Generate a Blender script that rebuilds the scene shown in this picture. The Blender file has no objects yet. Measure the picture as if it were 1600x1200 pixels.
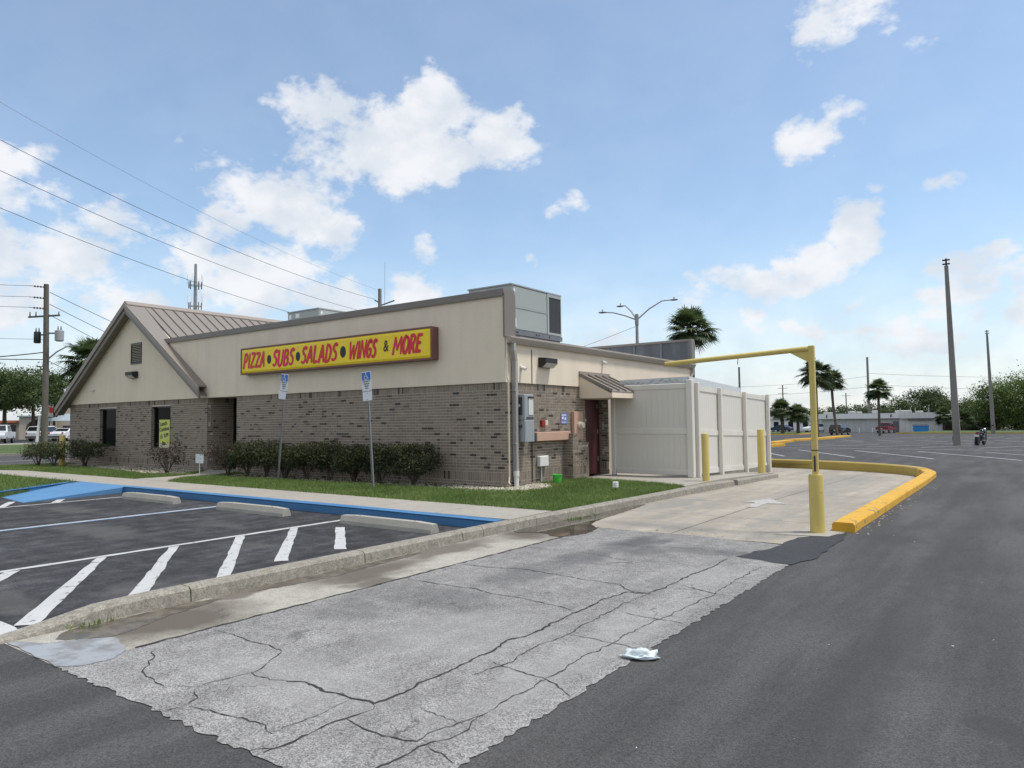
import bpy, bmesh, math, random
import numpy as np
from mathutils import Vector, Matrix
random.seed(7); np.random.seed(7)
sc = bpy.context.scene
col = sc.collection
R = math.radians

# ------------------------------------------------------------------ camera
cam = bpy.data.cameras.new('camera'); camo = bpy.data.objects.new('camera', cam); col.objects.link(camo)
pit, yaw, rol = R(3.046), R(36.04), R(.669)
F = Vector((-math.sin(yaw)*math.cos(pit), math.cos(yaw)*math.cos(pit), math.sin(pit)))
R0 = Vector((math.cos(yaw), math.sin(yaw), 0)); U0 = R0.cross(F)
RX = R0*math.cos(rol)-U0*math.sin(rol); UY = R0*math.sin(rol)+U0*math.cos(rol)
M = Matrix((RX, UY, -F)).transposed().to_4x4(); M.translation = (9.46, -12.77, 1.608)
camo.matrix_world = M
cam.sensor_width = 36; cam.lens = 1108/1600*36; cam.clip_start = .05; cam.clip_end = 4000
sc.camera = camo
sc.render.resolution_x, sc.render.resolution_y = 1024, 768

# ------------------------------------------------------------------ view
sc.view_settings.view_transform = 'Standard'; sc.view_settings.look = 'None'
sc.view_settings.gamma = 1; sc.view_settings.use_curve_mapping = False
sc.view_settings.exposure = 1.0
sc.cycles.max_bounces = 5; sc.cycles.diffuse_bounces = 2; sc.cycles.glossy_bounces = 2; sc.cycles.transmission_bounces = 2; sc.cycles.transparent_max_bounces = 4
sc.cycles.caustics_reflective = False; sc.cycles.caustics_refractive = False

# ------------------------------------------------------------------ node helpers
class NT:
    def __init__(s, tree): s.t = tree; s.n = tree.nodes; s.l = tree.links
    def add(s, typ, **kw):
        n = s.n.new(typ)
        for k, v in kw.items():
            if k.startswith('i_'):
                key = k[2:]; key = int(key) if key.isdigit() else key.replace('_', ' ')
                s.put(n.inputs[key], v)
            else: setattr(n, k, v)
        return n
    def put(s, sock, v):
        if isinstance(v, bpy.types.NodeSocket): s.l.new(v, sock)
        elif isinstance(v, bpy.types.Node): s.l.new(v.outputs[0], sock)
        else:
            if sock.type == 'RGBA' and len(v) == 3: v = (*v, 1)
            sock.default_value = v
    def math(s, op, a, b=0., c=0., clamp=False):
        n = s.n.new('ShaderNodeMath'); n.operation = op; n.use_clamp = clamp
        for i, v in enumerate((a, b, c)): s.put(n.inputs[i], v)
        return n.outputs[0]
    def vmath(s, op, a, b=(0, 0, 0), out=0):
        n = s.n.new('ShaderNodeVectorMath'); n.operation = op
        s.put(n.inputs[0], a); s.put(n.inputs[1], b)
        return n.outputs['Value'] if op in ('DOT_PRODUCT', 'LENGTH', 'DISTANCE') else n.outputs[0]
    def noise(s, vec, scale, detail=3., rough=.5, dim='3D'):
        n = s.n.new('ShaderNodeTexNoise'); n.noise_dimensions = dim
        s.put(n.inputs['Vector'], vec); n.inputs['Scale'].default_value = scale
        n.inputs['Detail'].default_value = detail; n.inputs['Roughness'].default_value = rough
        return n.outputs['Fac']
    def ramp(s, fac, stops, interp='LINEAR'):
        n = s.n.new('ShaderNodeValToRGB'); n.color_ramp.interpolation = interp
        e = n.color_ramp.elements
        while len(e) < len(stops): e.new(.5)
        for q, (p, c) in zip(e, stops):
            q.position = p; q.color = (*c, 1) if not isinstance(c, (int, float)) else (c, c, c, 1)
        s.put(n.inputs[0], fac); return n.outputs[0]
    def mix(s, fac, a, b, mode='MIX'):
        n = s.n.new('ShaderNodeMix'); n.data_type = 'RGBA'; n.blend_type = mode
        s.put(n.inputs[0], fac); s.put(n.inputs[6], a); s.put(n.inputs[7], b); return n.outputs[2]
    def sstep(s, v, a, b, lo=0., hi=1.):
        n = s.n.new('ShaderNodeMapRange'); n.interpolation_type = 'SMOOTHSTEP'
        s.put(n.inputs[0], v); n.inputs[1].default_value = a; n.inputs[2].default_value = b
        n.inputs[3].default_value = lo; n.inputs[4].default_value = hi; return n.outputs[0]

# ------------------------------------------------------------------ sky: Nishita plus fair-weather cumulus
SUN_EL, SUN_AZ = R(66), R(62)          # azimuth measured from +Y towards +X
SKY_STRENGTH = .092
w = bpy.data.worlds.new('World'); sc.world = w; w.use_nodes = True
T = NT(w.node_tree); T.n.clear()
sky = T.add('ShaderNodeTexSky', sky_type='NISHITA', sun_disc=False, sun_elevation=SUN_EL, sun_rotation=SUN_AZ,
            altitude=0, air_density=1.0, dust_density=.7, ozone_density=1.6)
tc = T.add('ShaderNodeTexCoord'); d = tc.outputs['Generated']
d = T.vmath('NORMALIZE', d)
el = T.n.new('ShaderNodeSeparateXYZ'); T.l.new(d, el.inputs[0])
warp = T.n.new('ShaderNodeTexNoise'); T.put(warp.inputs['Vector'], d); warp.inputs['Scale'].default_value = 9; warp.inputs['Detail'].default_value = 4
wv = T.vmath('SCALE', T.vmath('SUBTRACT', warp.outputs['Color'], (.5, .5, .5)))
wv.node.inputs['Scale'].default_value = .10
dw = T.vmath('ADD', d, wv)
# cumulus clusters: azimuth, elevation, half width, half height (degrees), weight
CL = [(-44.4, 21.6, 7.2, 3.2, 1.0), (-41.8, 24.4, 3.2, 2.6, .95), (-50.0, 22.9, 4.4, 2.6, .72), (-42, 19.6, 3.6, 1.8, .9), (-37.5, 22.4, 2.6, 2.6, .9),
      (-55.0, 17.0, 5.5, 3.2, .74), (-51, 14.2, 4.5, 2.6, .62), (-58, 15.6, 4, 2.6, .6), (-61.5, 20.4, 1.6, 1.4, .3),
      (-10.4, 27.0, 3.6, 2.4, .72), (-12.6, 25.3, 2.2, 1.8, .5), (-8.6, 28.2, 3.4, 1.4, .55), (-12.2, 20.6, 3.0, 1.8, .62), (-14.0, 20.2, 1.5, 1.7, .5),
      (-10.1, 12.9, 2.4, 2.6, .95), (-12.8, 10.8, 3.4, 1.7, .9), (-16.0, 9.6, 4.4, 1.3, .72), (-15.3, 10.9, 1.4, 1.3, .8), (-20.5, 10.6, 3.4, 1.7, .62),
      (-31.6, 16.7, 1.5, 1.1, .5), (-33.8, 15.5, 1.2, .8, .35), (-43.3, 14.0, 1.7, 1.9, .42), (-5.8, 24.3, 1.6, 1.0, .34), (-9.0, 16.4, 1.4, .8, .3), (-4.4, 16.6, 2.0, .9, .3),
      (-70, 10.5, 6.5, 4.6, .78), (-63.5, 8.2, 6, 3.6, .66), (-75, 14.5, 5.0, 3.4, .8), (-56, 10.2, 7, 4.4, .74), (-49, 9.0, 5, 3.6, .6),
      (-44.0, 10.4, 2.6, 2.5, .82), (-27.5, 6.8, 5, 2.8, .5), (-3.0, 8.0, 4.2, 2.6, .66), (1.0, 7.6, 4.0, 3.2, .70), (-13, 6.2, 3.0, 1.2, .62), (-6.0, 5.2, 6, 2.4, .58), (4.5, 10, 4, 3, .6), (-22, 5.4, 2.2, 1.0, .55), (-17.5, 7.2, 1.6, .9, .5), (-9.5, 8.2, 1.8, .9, .5), (-1.2, 11.2, 1.6, 1.2, .5), (-38, 8, 2.4, 1.6, .5), (-34, 12.6, 1.2, .7, .32), (-66, 13.6, 3.0, 1.8, .72), (-72.5, 17.2, 2.6, 1.6, .7), (-60.5, 12.2, 2.4, 1.6, .7)]
dens = None
for az, e, hw, hh, wt in CL:
    a, e2 = R(az), R(e)
    c = Vector((math.sin(a)*math.cos(e2), math.cos(a)*math.cos(e2), math.sin(e2)))
    rt = Vector((math.cos(a), -math.sin(a), 0)); up = rt.cross(c)
    q = T.vmath('SUBTRACT', dw, tuple(c))
    x = T.vmath('DOT_PRODUCT', q, tuple(rt/math.sin(R(hw)))); y = T.vmath('DOT_PRODUCT', q, tuple(up/math.sin(R(hh))))
    g = T.math('MULTIPLY', T.math('EXPONENT', T.math('MULTIPLY', T.math('ADD', T.math('MULTIPLY', x, x), T.math('MULTIPLY', y, y)), -.9)), wt)
    # keep to the front hemisphere of this direction
    g = T.math('MULTIPLY', g, T.math('GREATER_THAN', T.vmath('DOT_PRODUCT', d, tuple(c)), .5))
    dens = g if dens is None else T.math('MAXIMUM', dens, g)
# unseen rest of the dome: broken cumulus thickened to brighten the shaded walls
aw = T.vmath('DOT_PRODUCT', d, (-math.sin(R(36)), math.cos(R(36)), 0))
away = T.sstep(aw, .62, .2)
big = T.noise(d, 3.2, 3, .5)
dens = T.math('MAXIMUM', dens, T.math('MULTIPLY', T.sstep(big, .34, .56), T.math('MULTIPLY', away, .9)))
sq = T.vmath('MULTIPLY', d, (1, 1, 1.5))
f1 = T.noise(sq, 13, 8, .58); f2 = T.noise(sq, 42, 5, .6)
fb = T.math('ADD', T.math('MULTIPLY', T.math('SUBTRACT', f1, .5), 1.8), T.math('MULTIPLY', T.math('SUBTRACT', f2, .5), .6))
field = T.math('ADD', dens, T.math('MULTIPLY', fb, T.sstep(dens, .02, .3)))
mask = T.sstep(field, .20, .68)
# thin milky veil towards the horizon
veil = T.math('MULTIPLY', T.sstep(el.outputs[2], .26, .0), T.math('ADD', T.math('MULTIPLY', f1, .5), .34))
mask = T.math('MAXIMUM', T.math('MULTIPLY', mask, .95), T.math('ADD', veil, .13), clamp=True)   # thin high haze over the whole dome
shade = T.sstep(T.noise(T.vmath('ADD', sq, (0, 0, .035)), 11, 6, .55), .36, .66)
ccol = T.mix(shade, (.98, .99, 1.02), (.76, .82, .90))
bg1 = T.add('ShaderNodeBackground', i_Strength=SKY_STRENGTH)
skc = T.mix(1., sky.outputs[0], (.95, 1.0, .985), 'MULTIPLY'); T.put(bg1.inputs[0], skc)
bg2 = T.add('ShaderNodeBackground', i_Strength=.475); T.put(bg2.inputs[0], ccol)
ms = T.add('ShaderNodeMixShader'); T.put(ms.inputs[0], mask); T.l.new(bg1.outputs[0], ms.inputs[1]); T.l.new(bg2.outputs[0], ms.inputs[2])
wo = T.add('ShaderNodeOutputWorld'); T.l.new(ms.outputs[0], wo.inputs[0])
w.cycles.sampling_method = 'MANUAL'; w.cycles.sample_map_resolution = 1024

# ------------------------------------------------------------------ sun, veiled by thin cloud
sl = bpy.data.lights.new('sun', 'SUN'); sl.energy = 1.7; sl.angle = R(8); sl.color = (1, .96, .9)
so = bpy.data.objects.new('sun', sl); col.objects.link(so)
sd = Vector((math.sin(SUN_AZ)*math.cos(SUN_EL), math.cos(SUN_AZ)*math.cos(SUN_EL), math.sin(SUN_EL)))
so.rotation_euler = sd.to_track_quat('Z', 'Y').to_euler(); so.location = (20, 10, 40)

# ------------------------------------------------------------------ materials
MAT = {}
def new_mat(name):
    m = bpy.data.materials.new(name); m.use_nodes = True; t = NT(m.node_tree); t.n.clear()
    b = t.add('ShaderNodeBsdfPrincipled'); o = t.add('ShaderNodeOutputMaterial'); t.l.new(b.outputs[0], o.inputs[0])
    MAT[name] = m; return m, t, b
def pm(name, c, var=.15, scale=6., rough=.7, bump=0., bscale=60., metal=0., spec=.5, streak=0., spk=0., spks=200.):
    """plain procedural paint/metal/stone: base colour, cloudy variation, optional vertical streaks, speckle and bump"""
    m, t, b = new_mat(name)
    tx = t.add('ShaderNodeTexCoord').outputs['Object']
    n = t.noise(tx, scale, 4, .6)
    k = t.math('ADD', t.math('MULTIPLY', t.math('SUBTRACT', n, .5), 2*var), 1.)
    if streak:
        s_ = t.noise(t.vmath('MULTIPLY', tx, (2.2, 2.2, .3)), 1., 4, .6)
        k = t.math('MULTIPLY', k, t.sstep(s_, .62, .40, 1-streak, 1.))
    if spk:
        k = t.math('MULTIPLY', k, t.math('ADD', t.math('MULTIPLY', t.math('SUBTRACT', t.noise(tx, spks, 1, .5), .5), 2*spk), 1.))
    cc = t.vmath('SCALE', c); t.put(cc.node.inputs['Scale'], k)
    t.put(b.inputs['Base Color'], cc); b.inputs['Roughness'].default_value = rough; b.inputs['Metallic'].default_value = metal
    b.inputs['Specular IOR Level'].default_value = spec
    if bump:
        bp = t.add('ShaderNodeBump', i_Strength=bump, i_Distance=.01); t.put(bp.inputs['Height'], t.noise(tx, bscale, 3, .6)); t.l.new(bp.outputs[0], b.inputs['Normal'])
    return m
def spots(t, tx, lst, nz=.35, ns=2.5):
    """soft stain mask: list of (x, y, rx, ry, amount)"""
    px = t.vmath('ADD', tx, t.vmath('SCALE', t.vmath('SUBTRACT', t.n_color, (.5, .5, .5)))) if hasattr(t, 'n_color') else tx
    wn = t.n.new('ShaderNodeTexNoise'); t.put(wn.inputs['Vector'], tx); wn.inputs['Scale'].default_value = ns; wn.inputs['Detail'].default_value = 5
    wo_ = t.vmath('SCALE', t.vmath('SUBTRACT', wn.outputs['Color'], (.5, .5, .5))); wo_.node.inputs['Scale'].default_value = nz*2
    px = t.vmath('ADD', tx, wo_); out = None
    for x, y, rx, ry, am in lst:
        q = t.vmath('MULTIPLY', t.vmath('SUBTRACT', px, (x, y, 0)), (1/rx, 1/ry, 0))
        g = t.math('MULTIPLY', t.sstep(t.vmath('LENGTH', q), 1., .35), am)
        out = g if out is None else t.math('MAXIMUM', out, g)
    return out

def ground_mat(name, c, patch=.2, pscale=.5, spk=.3, spks=120., rough=.9, stains=None, stain_col=(.05, .05, .055), c2=None, bump=.5, streaks=0, lights=None, light_col=None, hair=0.):
    m, t, b = new_mat(name)
    tx = t.add('ShaderNodeTexCoord').outputs['Object']
    n = t.noise(tx, pscale, 6, .62); n2 = t.noise(tx, pscale*6.3, 5, .65)
    k = t.math('ADD', t.math('MULTIPLY', t.math('SUBTRACT', n, .5), 2*patch), 1.)
    k = t.math('ADD', k, t.math('MULTIPLY', t.math('SUBTRACT', n2, .5), patch))
    base = t.mix(t.sstep(n2, .35, .68), c, c2) if c2 else None
    v = t.n.new('ShaderNodeTexVoronoi'); t.put(v.inputs['Vector'], tx); v.inputs['Scale'].default_value = spks
    sv = t.n.new('ShaderNodeSeparateColor'); t.l.new(v.outputs['Color'], sv.inputs[0])
    k = t.math('MULTIPLY', k, t.math('ADD', t.math('MULTIPLY', t.math('SUBTRACT', sv.outputs[0], .5), 2*spk), 1.))
    if streaks:
        s1 = t.noise(t.vmath('MULTIPLY', tx, (2.2, .25, 1)), 1., 5, .65)
        k = t.math('MULTIPLY', k, t.sstep(s1, .38, .66, 1-streaks, 1+streaks*.5))
    cc = t.vmath('SCALE', base if c2 else c); t.put(cc.node.inputs['Scale'], k)
    outc = cc
    if stains:
        outc = t.mix(spots(t, tx, stains), cc, stain_col)
    if lights: outc = t.mix(spots(t, tx, lights), outc, light_col)
    if hair:
        wn = t.n.new('ShaderNodeTexNoise'); t.put(wn.inputs['Vector'], tx); wn.inputs['Scale'].default_value = 3.; wn.inputs['Detail'].default_value = 6
        wv2 = t.vmath('SCALE', t.vmath('SUBTRACT', wn.outputs['Color'], (.5, .5, .5))); wv2.node.inputs['Scale'].default_value = .5
        ve = t.n.new('ShaderNodeTexVoronoi'); ve.feature = 'DISTANCE_TO_EDGE'; t.put(ve.inputs['Vector'], t.vmath('MULTIPLY', t.vmath('ADD', tx, wv2), (1, 1, 0))); ve.inputs['Scale'].default_value = 1.9
        hc_ = t.math('MULTIPLY', t.sstep(ve.outputs['Distance'], .012, .002), t.math('MULTIPLY', t.sstep(t.noise(tx, 1.1, 3), .48, .62), hair))
        outc = t.mix(hc_, outc, (.06, .058, .055))
    t.put(b.inputs['Base Color'], outc); b.inputs['Roughness'].default_value = rough
    b.inputs['Specular IOR Level'].default_value = .3
    if bump:
        bp = t.add('ShaderNodeBump', i_Strength=bump, i_Distance=.006); t.put(bp.inputs['Height'], sv.outputs[1]); t.l.new(bp.outputs[0], b.inputs['Normal'])
    return m

ground_mat('asphalt', (.080, .0775, .0765), .30, .35, .38, 140, .88, streaks=.22, c2=(.070, .068, .067), hair=.0,
           stains=[(8.6, -6.0, .28, 9, .42), (10.2, -5.0, .3, 10, .36), (12.4, 0, .5, 14, .3), (8.0, -2.2, .5, .8, .55), (9.3, -8.4, .16, .22, .6), (11.0, -3.4, .2, .3, .5), (8.3, 5.5, .45, 5, .45), (5.0, -11.6, 3, .25, .35), (1.5, -12.2, 3.5, .3, .35), (13.5, 6, .6, 9, .35), (7.6, 10.8, .5, 1.2, .5)], stain_col=(.047, .0455, .045),
           lights=[(9.3, 3.2, .7, 3.0, .35), (10.6, 8.5, 1.0, 3.5, .45), (7.85, 1.2, .35, 2.4, .4), (11.4, -8.2, 1.2, 1.6, .25), (8.3, 9.0, .5, 1.6, .5), (13.8, -2, 1.1, 3, .3), (2, -11.3, 2.4, .35, .3)], light_col=(.118, .114, .110))
ground_mat('asphalt_bay', (.037, .038, .042), .55, .6, .5, 110, .85, c2=(.070, .069, .070), streaks=.3,
           lights=[(-2.2, -7.6, 1.6, .5, .6), (-5.6, -6.6, 1.2, .45, .6), (.9, -7.2, .6, .3, .4), (2.3, -9.2, .6, .5, .45), (-1.2, -6.2, 1.0, .3, .45), (1.8, -10.2, .8, .3, .5)], light_col=(.105, .102, .098),
           stains=[(1.0, -5.9, 1.1, .25, .55), (1.9, -5.6, .6, .25, .5)], stain_col=(.018, .018, .02))
ground_mat('chip_seal', (.252, .245, .235), .26, .8, .50, 135, .95, bump=1.0, c2=(.295, .288, .276), hair=.6, streaks=.12,
           lights=[(5.9, -8.6, .9, 1.0, .3), (6.9, -8.2, .3, 2.5, .4), (5.6, -9.9, 1.2, .5, .3), (6.7, -5.6, .5, .7, .35)], light_col=(.40, .392, .375),
           stains=[(5.0, -7.9, .85, .5, .42), (5.1, -6.6, .5, .9, .38), (5.2, -5.5, .35, .8, .48), (5.25, -4.2, .5, .7, .72), (5.5, -4.7, .6, .6, .5),
                   (4.7, -8.6, .5, .45, .35), (4.4, -8.0, .3, .9, .3), (6.3, -4.3, .9, .35, .45), (4.9, -9.3, .16, .12, .4)], stain_col=(.075, .075, .08))
ground_mat('concrete', (.36, .335, .29), .14, 1.1, .10, 120, .85, c2=(.31, .29, .255), bump=.25)
ground_mat('concrete_drive', (.38, .33, .262), .24, .7, .12, 120, .8, c2=(.30, .28, .245), bump=.25, streaks=.14,
           stains=[(5.4, 6.5, 1.0, 6, .45), (5.3, 1.6, .8, 1.2, .25), (3.9, .2, .5, 1.9, .6), (5.0, -2.6, 1.2, .6, .4), (6.1, -1.0, .3, 2.4, .4), (4.5, -.6, .3, 2.6, .38), (5.6, 3.5, .25, 3, .4), (6.5, -2.7, .5, .5, .45)], stain_col=(.20, .195, .185))
ground_mat('concrete_strip', (.40, .375, .325), .20, 1.4, .22, 110, .8, c2=(.33, .31, .27), hair=.5, bump=.4,
           stains=[(3.6, -7.4, .5, 1.1, .9), (3.45, -5.9, .4, 1.4, .8), (3.7, -9.6, .65, .9, .95), (3.6, -4.0, .7, 1.3, .95), (4.0, -7.7, .35, .4, .85), (3.28, -8.4, .2, 2.2, .8)], stain_col=(.105, .088, .068))
ground_mat('kerb_concrete', (.32, .295, .245), .25, 2.2, .25, 90, .85, c2=(.21, .195, .165), bump=.6)
ground_mat('patch', (.045, .046, .049), .3, 1.4, .3, 120, .8)
ground_mat('soil', (.10, .075, .05), .4, 3, .4, 60, .95)
ground_mat('turf', (.06, .10, .025), .35, 1.5, .4, 40, .95, c2=(.09, .12, .04))
ground_mat('far_ground', (.07, .085, .04), .3, .05, .1, 3, .95, c2=(.10, .10, .06), bump=0)
def worn_paint(name, c, under, wear=.52, rough=.6, sc_=9.):
    m, t, b = new_mat(name)
    tx = t.add('ShaderNodeTexCoord').outputs['Object']
    n = t.noise(tx, sc_, 7, .7); n2 = t.noise(tx, 1.6, 3, .5)
    cc = t.vmath('SCALE', c); t.put(cc.node.inputs['Scale'], t.math('ADD', .82, t.math('MULTIPLY', n2, .36)))
    t.put(b.inputs['Base Color'], t.mix(t.sstep(n, wear+.1, wear+.17), cc, under)); b.inputs['Roughness'].default_value = rough
    bp = t.add('ShaderNodeBump', i_Strength=.4, i_Distance=.01); t.put(bp.inputs['Height'], t.noise(tx, 40, 4, .6)); t.l.new(bp.outputs[0], b.inputs['Normal'])
worn_paint('white_line', (.49, .49, .48), (.10, .10, .10), .475)
worn_paint('faded_line', (.40, .40, .40), (.12, .12, .12), .46)
worn_paint('drive_arrow', (.42, .41, .385), (.34, .305, .25), .40)
worn_paint('blue_paint', (.055, .185, .38), (.11, .18, .27), .50)
worn_paint('blue_ramp', (.085, .225, .42), (.10, .20, .36), .54)
worn_paint('blue_line', (.26, .38, .54), (.10, .12, .16), .56)
worn_paint('yellow_kerb', (.60, .335, .024), (.17, .14, .095), .47, .7, 6)
worn_paint('yellow_kerb_dull', (.42, .31, .075), (.25, .21, .13), .52)
worn_paint('yellow_post', (.58, .455, .13), (.17, .11, .06), .535, .5, 10)
pm('crack', (.035, .032, .03), .4, 8, .95)
pm('stucco', (.78, .675, .535), .08, 1.3, .9, .7, 38, streak=.04)
pm('mortar', (.52, .47, .405), .15, 5, .95, .4, 90)
pm('trim_brown', (.195, .170, .146), .08, 3, .45)
pm('trim_fascia', (.29, .245, .21), .06, 3, .5)
pm('roof_metal', (.238, .210, .182), .06, 2, .42, 0)
pm('gutter', (.40, .355, .31), .08, 3, .45)
pm('downspout', (.36, .34, .325), .06, 3, .4)
pm('white_plastic', (.72, .72, .69), .04, 6, .4)
pm('cream_plastic', (.66, .60, .48), .05, 6, .5)
pm('vinyl', (.68, .655, .59), .05, 1.6, .42, streak=.05)
pm('vinyl_panel', (.66, .635, .575), .07, 1.1, .45, streak=.06)
pm('sheet_grey', (.55, .58, .60), .18, 9, .35, .3, 30)
pm('panel_dark', (.105, .11, .125), .35, 1.6, .6, streak=.28)
pm('hvac', (.33, .355, .335), .05, 2, .45)
pm('hvac_front', (.30, .325, .325), .05, 2, .45)
pm('coil', (.045, .047, .052), .12, 30, .6)
pm('steel_grey', (.13, .14, .15), .15, 4, .5)
pm('cabinet_grey', (.34, .37, .39), .06, 3, .35, metal=.2)
pm('dark_grey', (.05, .052, .056), .1, 4, .5)
pm('black', (.012, .012, .013), .1, 4, .5)
pm('bronze', (.02, .018, .017), .1, 4, .35)
pm('pink_box', (.52, .335, .25), .07, 4, .6)
pm('door_red', (.085, .026, .026), .2, 2.5, .5, streak=.15)
pm('red_plastic', (.32, .02, .02), .1, 5, .4)
pm('green_plastic', (.06, .52, .05), .05, 5, .4)
pm('lens', (.62, .63, .62), .05, 9, .25)
pm('notice_blue', (.16, .19, .50), .05, 9, .5)
pm('sign_white', (.70, .73, .76), .04, 5, .4)
pm('sign_blue', (.02, .13, .48), .05, 5, .35)
pm('sign_text', (.04, .045, .05), .05, 5, .6)
pm('sign_brown', (.17, .075, .06), .08, 4, .5)
pm('sign_yellow', (.92, .67, .012), .05, 1.2, .38)
pm('sign_red', (.66, .012, .03), .12, 3, .4)
pm('poster_yellow', (.60, .66, .12), .06, 6, .5)
pm('galvanised', (.30, .31, .32), .12, 6, .4, metal=.4)
pm('wood_pole', (.155, .14, .115), .25, 3, .9, .6, 30, streak=.3)
pm('concrete_pole', (.24, .225, .205), .15, 1.5, .85, .3, 30, streak=.12)
pm('pole_base', (.33, .315, .29), .15, 1.5, .85)
pm('wire', (.045, .047, .05), .05, 3, .6)
pm('lamp_metal', (.28, .29, .30), .08, 3, .45)
pm('porcelain', (.10, .09, .09), .1, 6, .4)
pm('transformer', (.34, .36, .37), .08, 4, .45)
pm('wheel_stop', (.36, .34, .295), .2, 3, .9, .6, 40, spk=.15)
pm('pebble', (.50, .45, .37), .25, 12, .85)
pm('bark', (.085, .065, .05), .3, 12, .95, .5, 30)
pm('palm_trunk', (.105, .085, .07), .3, 5, .95, .6, 18)
pm('boot', (.13, .10, .07), .3, 8, .95)
pm('bag', (.60, .68, .70), .10, 12, .35)
pm('wall_beige', (.50, .45, .37), .06, .8, .9)
pm('wall_pale', (.52, .55, .535), .08, .6, .9, streak=.10)
pm('wall_white', (.74, .735, .70), .07, .7, .9, streak=.12)
pm('roof_white', (.80, .80, .79), .06, .6, .8)
pm('roof_orange', (.50, .17, .08), .08, 1, .8)
pm('awning_grey', (.33, .40, .44), .06, 1, .7)
pm('dumpster_blue', (.03, .27, .62), .08, 2, .5)
pm('car_black', (.012, .012, .015), .05, 3, .25)
pm('car_red', (.16, .012, .025), .05, 3, .25)
pm('car_white', (.70, .71, .72), .04, 3, .25)
pm('car_blue', (.02, .035, .075), .05, 3, .25)
pm('car_silver', (.55, .57, .59), .04, 3, .3)
pm('car_glass', (.015, .018, .02), .1, 3, .08)
pm('rubber', (.018, .018, .018), .1, 8, .85)
pm('chrome', (.6, .6, .6), .05, 5, .2, metal=1.)
pm('tail_red', (.40, .02, .02), .1, 6, .3)

def glass_mat():
    m, t, b = new_mat('window_glass')
    b.inputs['Base Color'].default_value = (.006, .007, .008, 1); b.inputs['Roughness'].default_value = .04
    b.inputs['Specular IOR Level'].default_value = .25; b.inputs['IOR'].default_value = 1.14
    tx = t.add('ShaderNodeTexCoord').outputs['Object']
    bp = t.add('ShaderNodeBump', i_Strength=.03, i_Distance=.02); t.put(bp.inputs['Height'], t.noise(tx, 2, 2)); t.l.new(bp.outputs[0], b.inputs['Normal'])
glass_mat()
def water_mat():
    m, t, b = new_mat('puddle_water')
    tx = t.add('ShaderNodeTexCoord').outputs['Object']
    t.put(b.inputs['Base Color'], t.mix(t.sstep(t.noise(tx, 3, 5), .4, .65), (.10, .088, .07), (.055, .05, .042)))
    b.inputs['Roughness'].default_value = .03; b.inputs['IOR'].default_value = 1.33
    bp = t.add('ShaderNodeBump', i_Strength=.04, i_Distance=.01); t.put(bp.inputs['Height'], t.noise(tx, 14, 2)); t.l.new(bp.outputs[0], b.inputs['Normal'])
water_mat()
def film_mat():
    m, t, b = new_mat('wet_sky_tint')
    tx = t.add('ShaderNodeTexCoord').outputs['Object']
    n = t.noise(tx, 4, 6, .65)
    t.put(b.inputs['Base Color'], t.mix(t.sstep(n, .40, .62), (.30, .30, .30), (.20, .195, .185))); t.put(b.inputs['Roughness'], t.sstep(n, .35, .65, .05, .35))  # pale grey base stands in for sky reflected in the water film
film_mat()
def mud_mat():
    m, t, b = new_mat('wet_mud')
    tx = t.add('ShaderNodeTexCoord').outputs['Object']
    n = t.noise(tx, 6, 6, .68)
    t.put(b.inputs['Base Color'], t.mix(t.sstep(n, .38, .64), (.155, .135, .105), (.075, .064, .05))); t.put(b.inputs['Roughness'], t.sstep(n, .35, .65, .55, .28)); b.inputs['Specular IOR Level'].default_value = .35
mud_mat()
def brick_mat():
    m, t, b = new_mat('brick')
    a = t.add('ShaderNodeAttribute', attribute_name='tone').outputs['Fac']
    tx = t.add('ShaderNodeTexCoord').outputs['Object']
    c = t.ramp(a, [(0, (.048, .039, .031)), (.10, (.090, .073, .057)), (.17, (.200, .162, .125)), (.45, (.234, .191, .148)), (.75, (.260, .215, .168)), (.92, (.274, .218, .166)), (1, (.295, .250, .200))])
    n = t.noise(tx, 45, 4, .7)
    blot = t.sstep(n, .60, .70)
    cc = t.vmath('SCALE', c); t.put(cc.node.inputs['Scale'], t.math('ADD', .72, t.math('MULTIPLY', t.noise(tx, 16, 3, .6), .56)))
    t.put(b.inputs['Base Color'], t.mix(t.math('MULTIPLY', blot, .55), cc, (.045, .036, .031))); b.inputs['Roughness'].default_value = .9
    bp = t.add('ShaderNodeBump', i_Strength=.5, i_Distance=.006); t.put(bp.inputs['Height'], n); t.l.new(bp.outputs[0], b.inputs['Normal'])
brick_mat()
def leaf_mat(name, stops, rough=.55, trans=.25):
    m, t, b = new_mat(name)
    a = t.add('ShaderNodeAttribute', attribute_name='tone').outputs['Fac']
    c = t.ramp(a, stops)
    t.put(b.inputs['Base Color'], c); b.inputs['Roughness'].default_value = rough; b.inputs['Specular IOR Level'].default_value = .3
    tr = t.add('ShaderNodeBsdfTranslucent'); t.put(tr.inputs[0], c)
    mx = t.add('ShaderNodeMixShader', i_Fac=trans); t.l.new(b.outputs[0], mx.inputs[1]); t.l.new(tr.outputs[0], mx.inputs[2])
    o = [n for n in t.n if n.type == 'OUTPUT_MATERIAL'][0]; t.l.new(mx.outputs[0], o.inputs[0])
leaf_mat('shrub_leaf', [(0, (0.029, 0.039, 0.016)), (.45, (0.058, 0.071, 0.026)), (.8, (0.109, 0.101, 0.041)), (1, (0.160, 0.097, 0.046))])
leaf_mat('shrub_dry', [(0, (.035, .026, .02)), (.5, (.065, .045, .032)), (1, (.10, .062, .045))])
leaf_mat('oak_leaf', [(0, (0.035, 0.058, 0.019)), (.5, (0.072, 0.109, 0.032)), (1, (0.136, 0.176, 0.056))])
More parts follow.
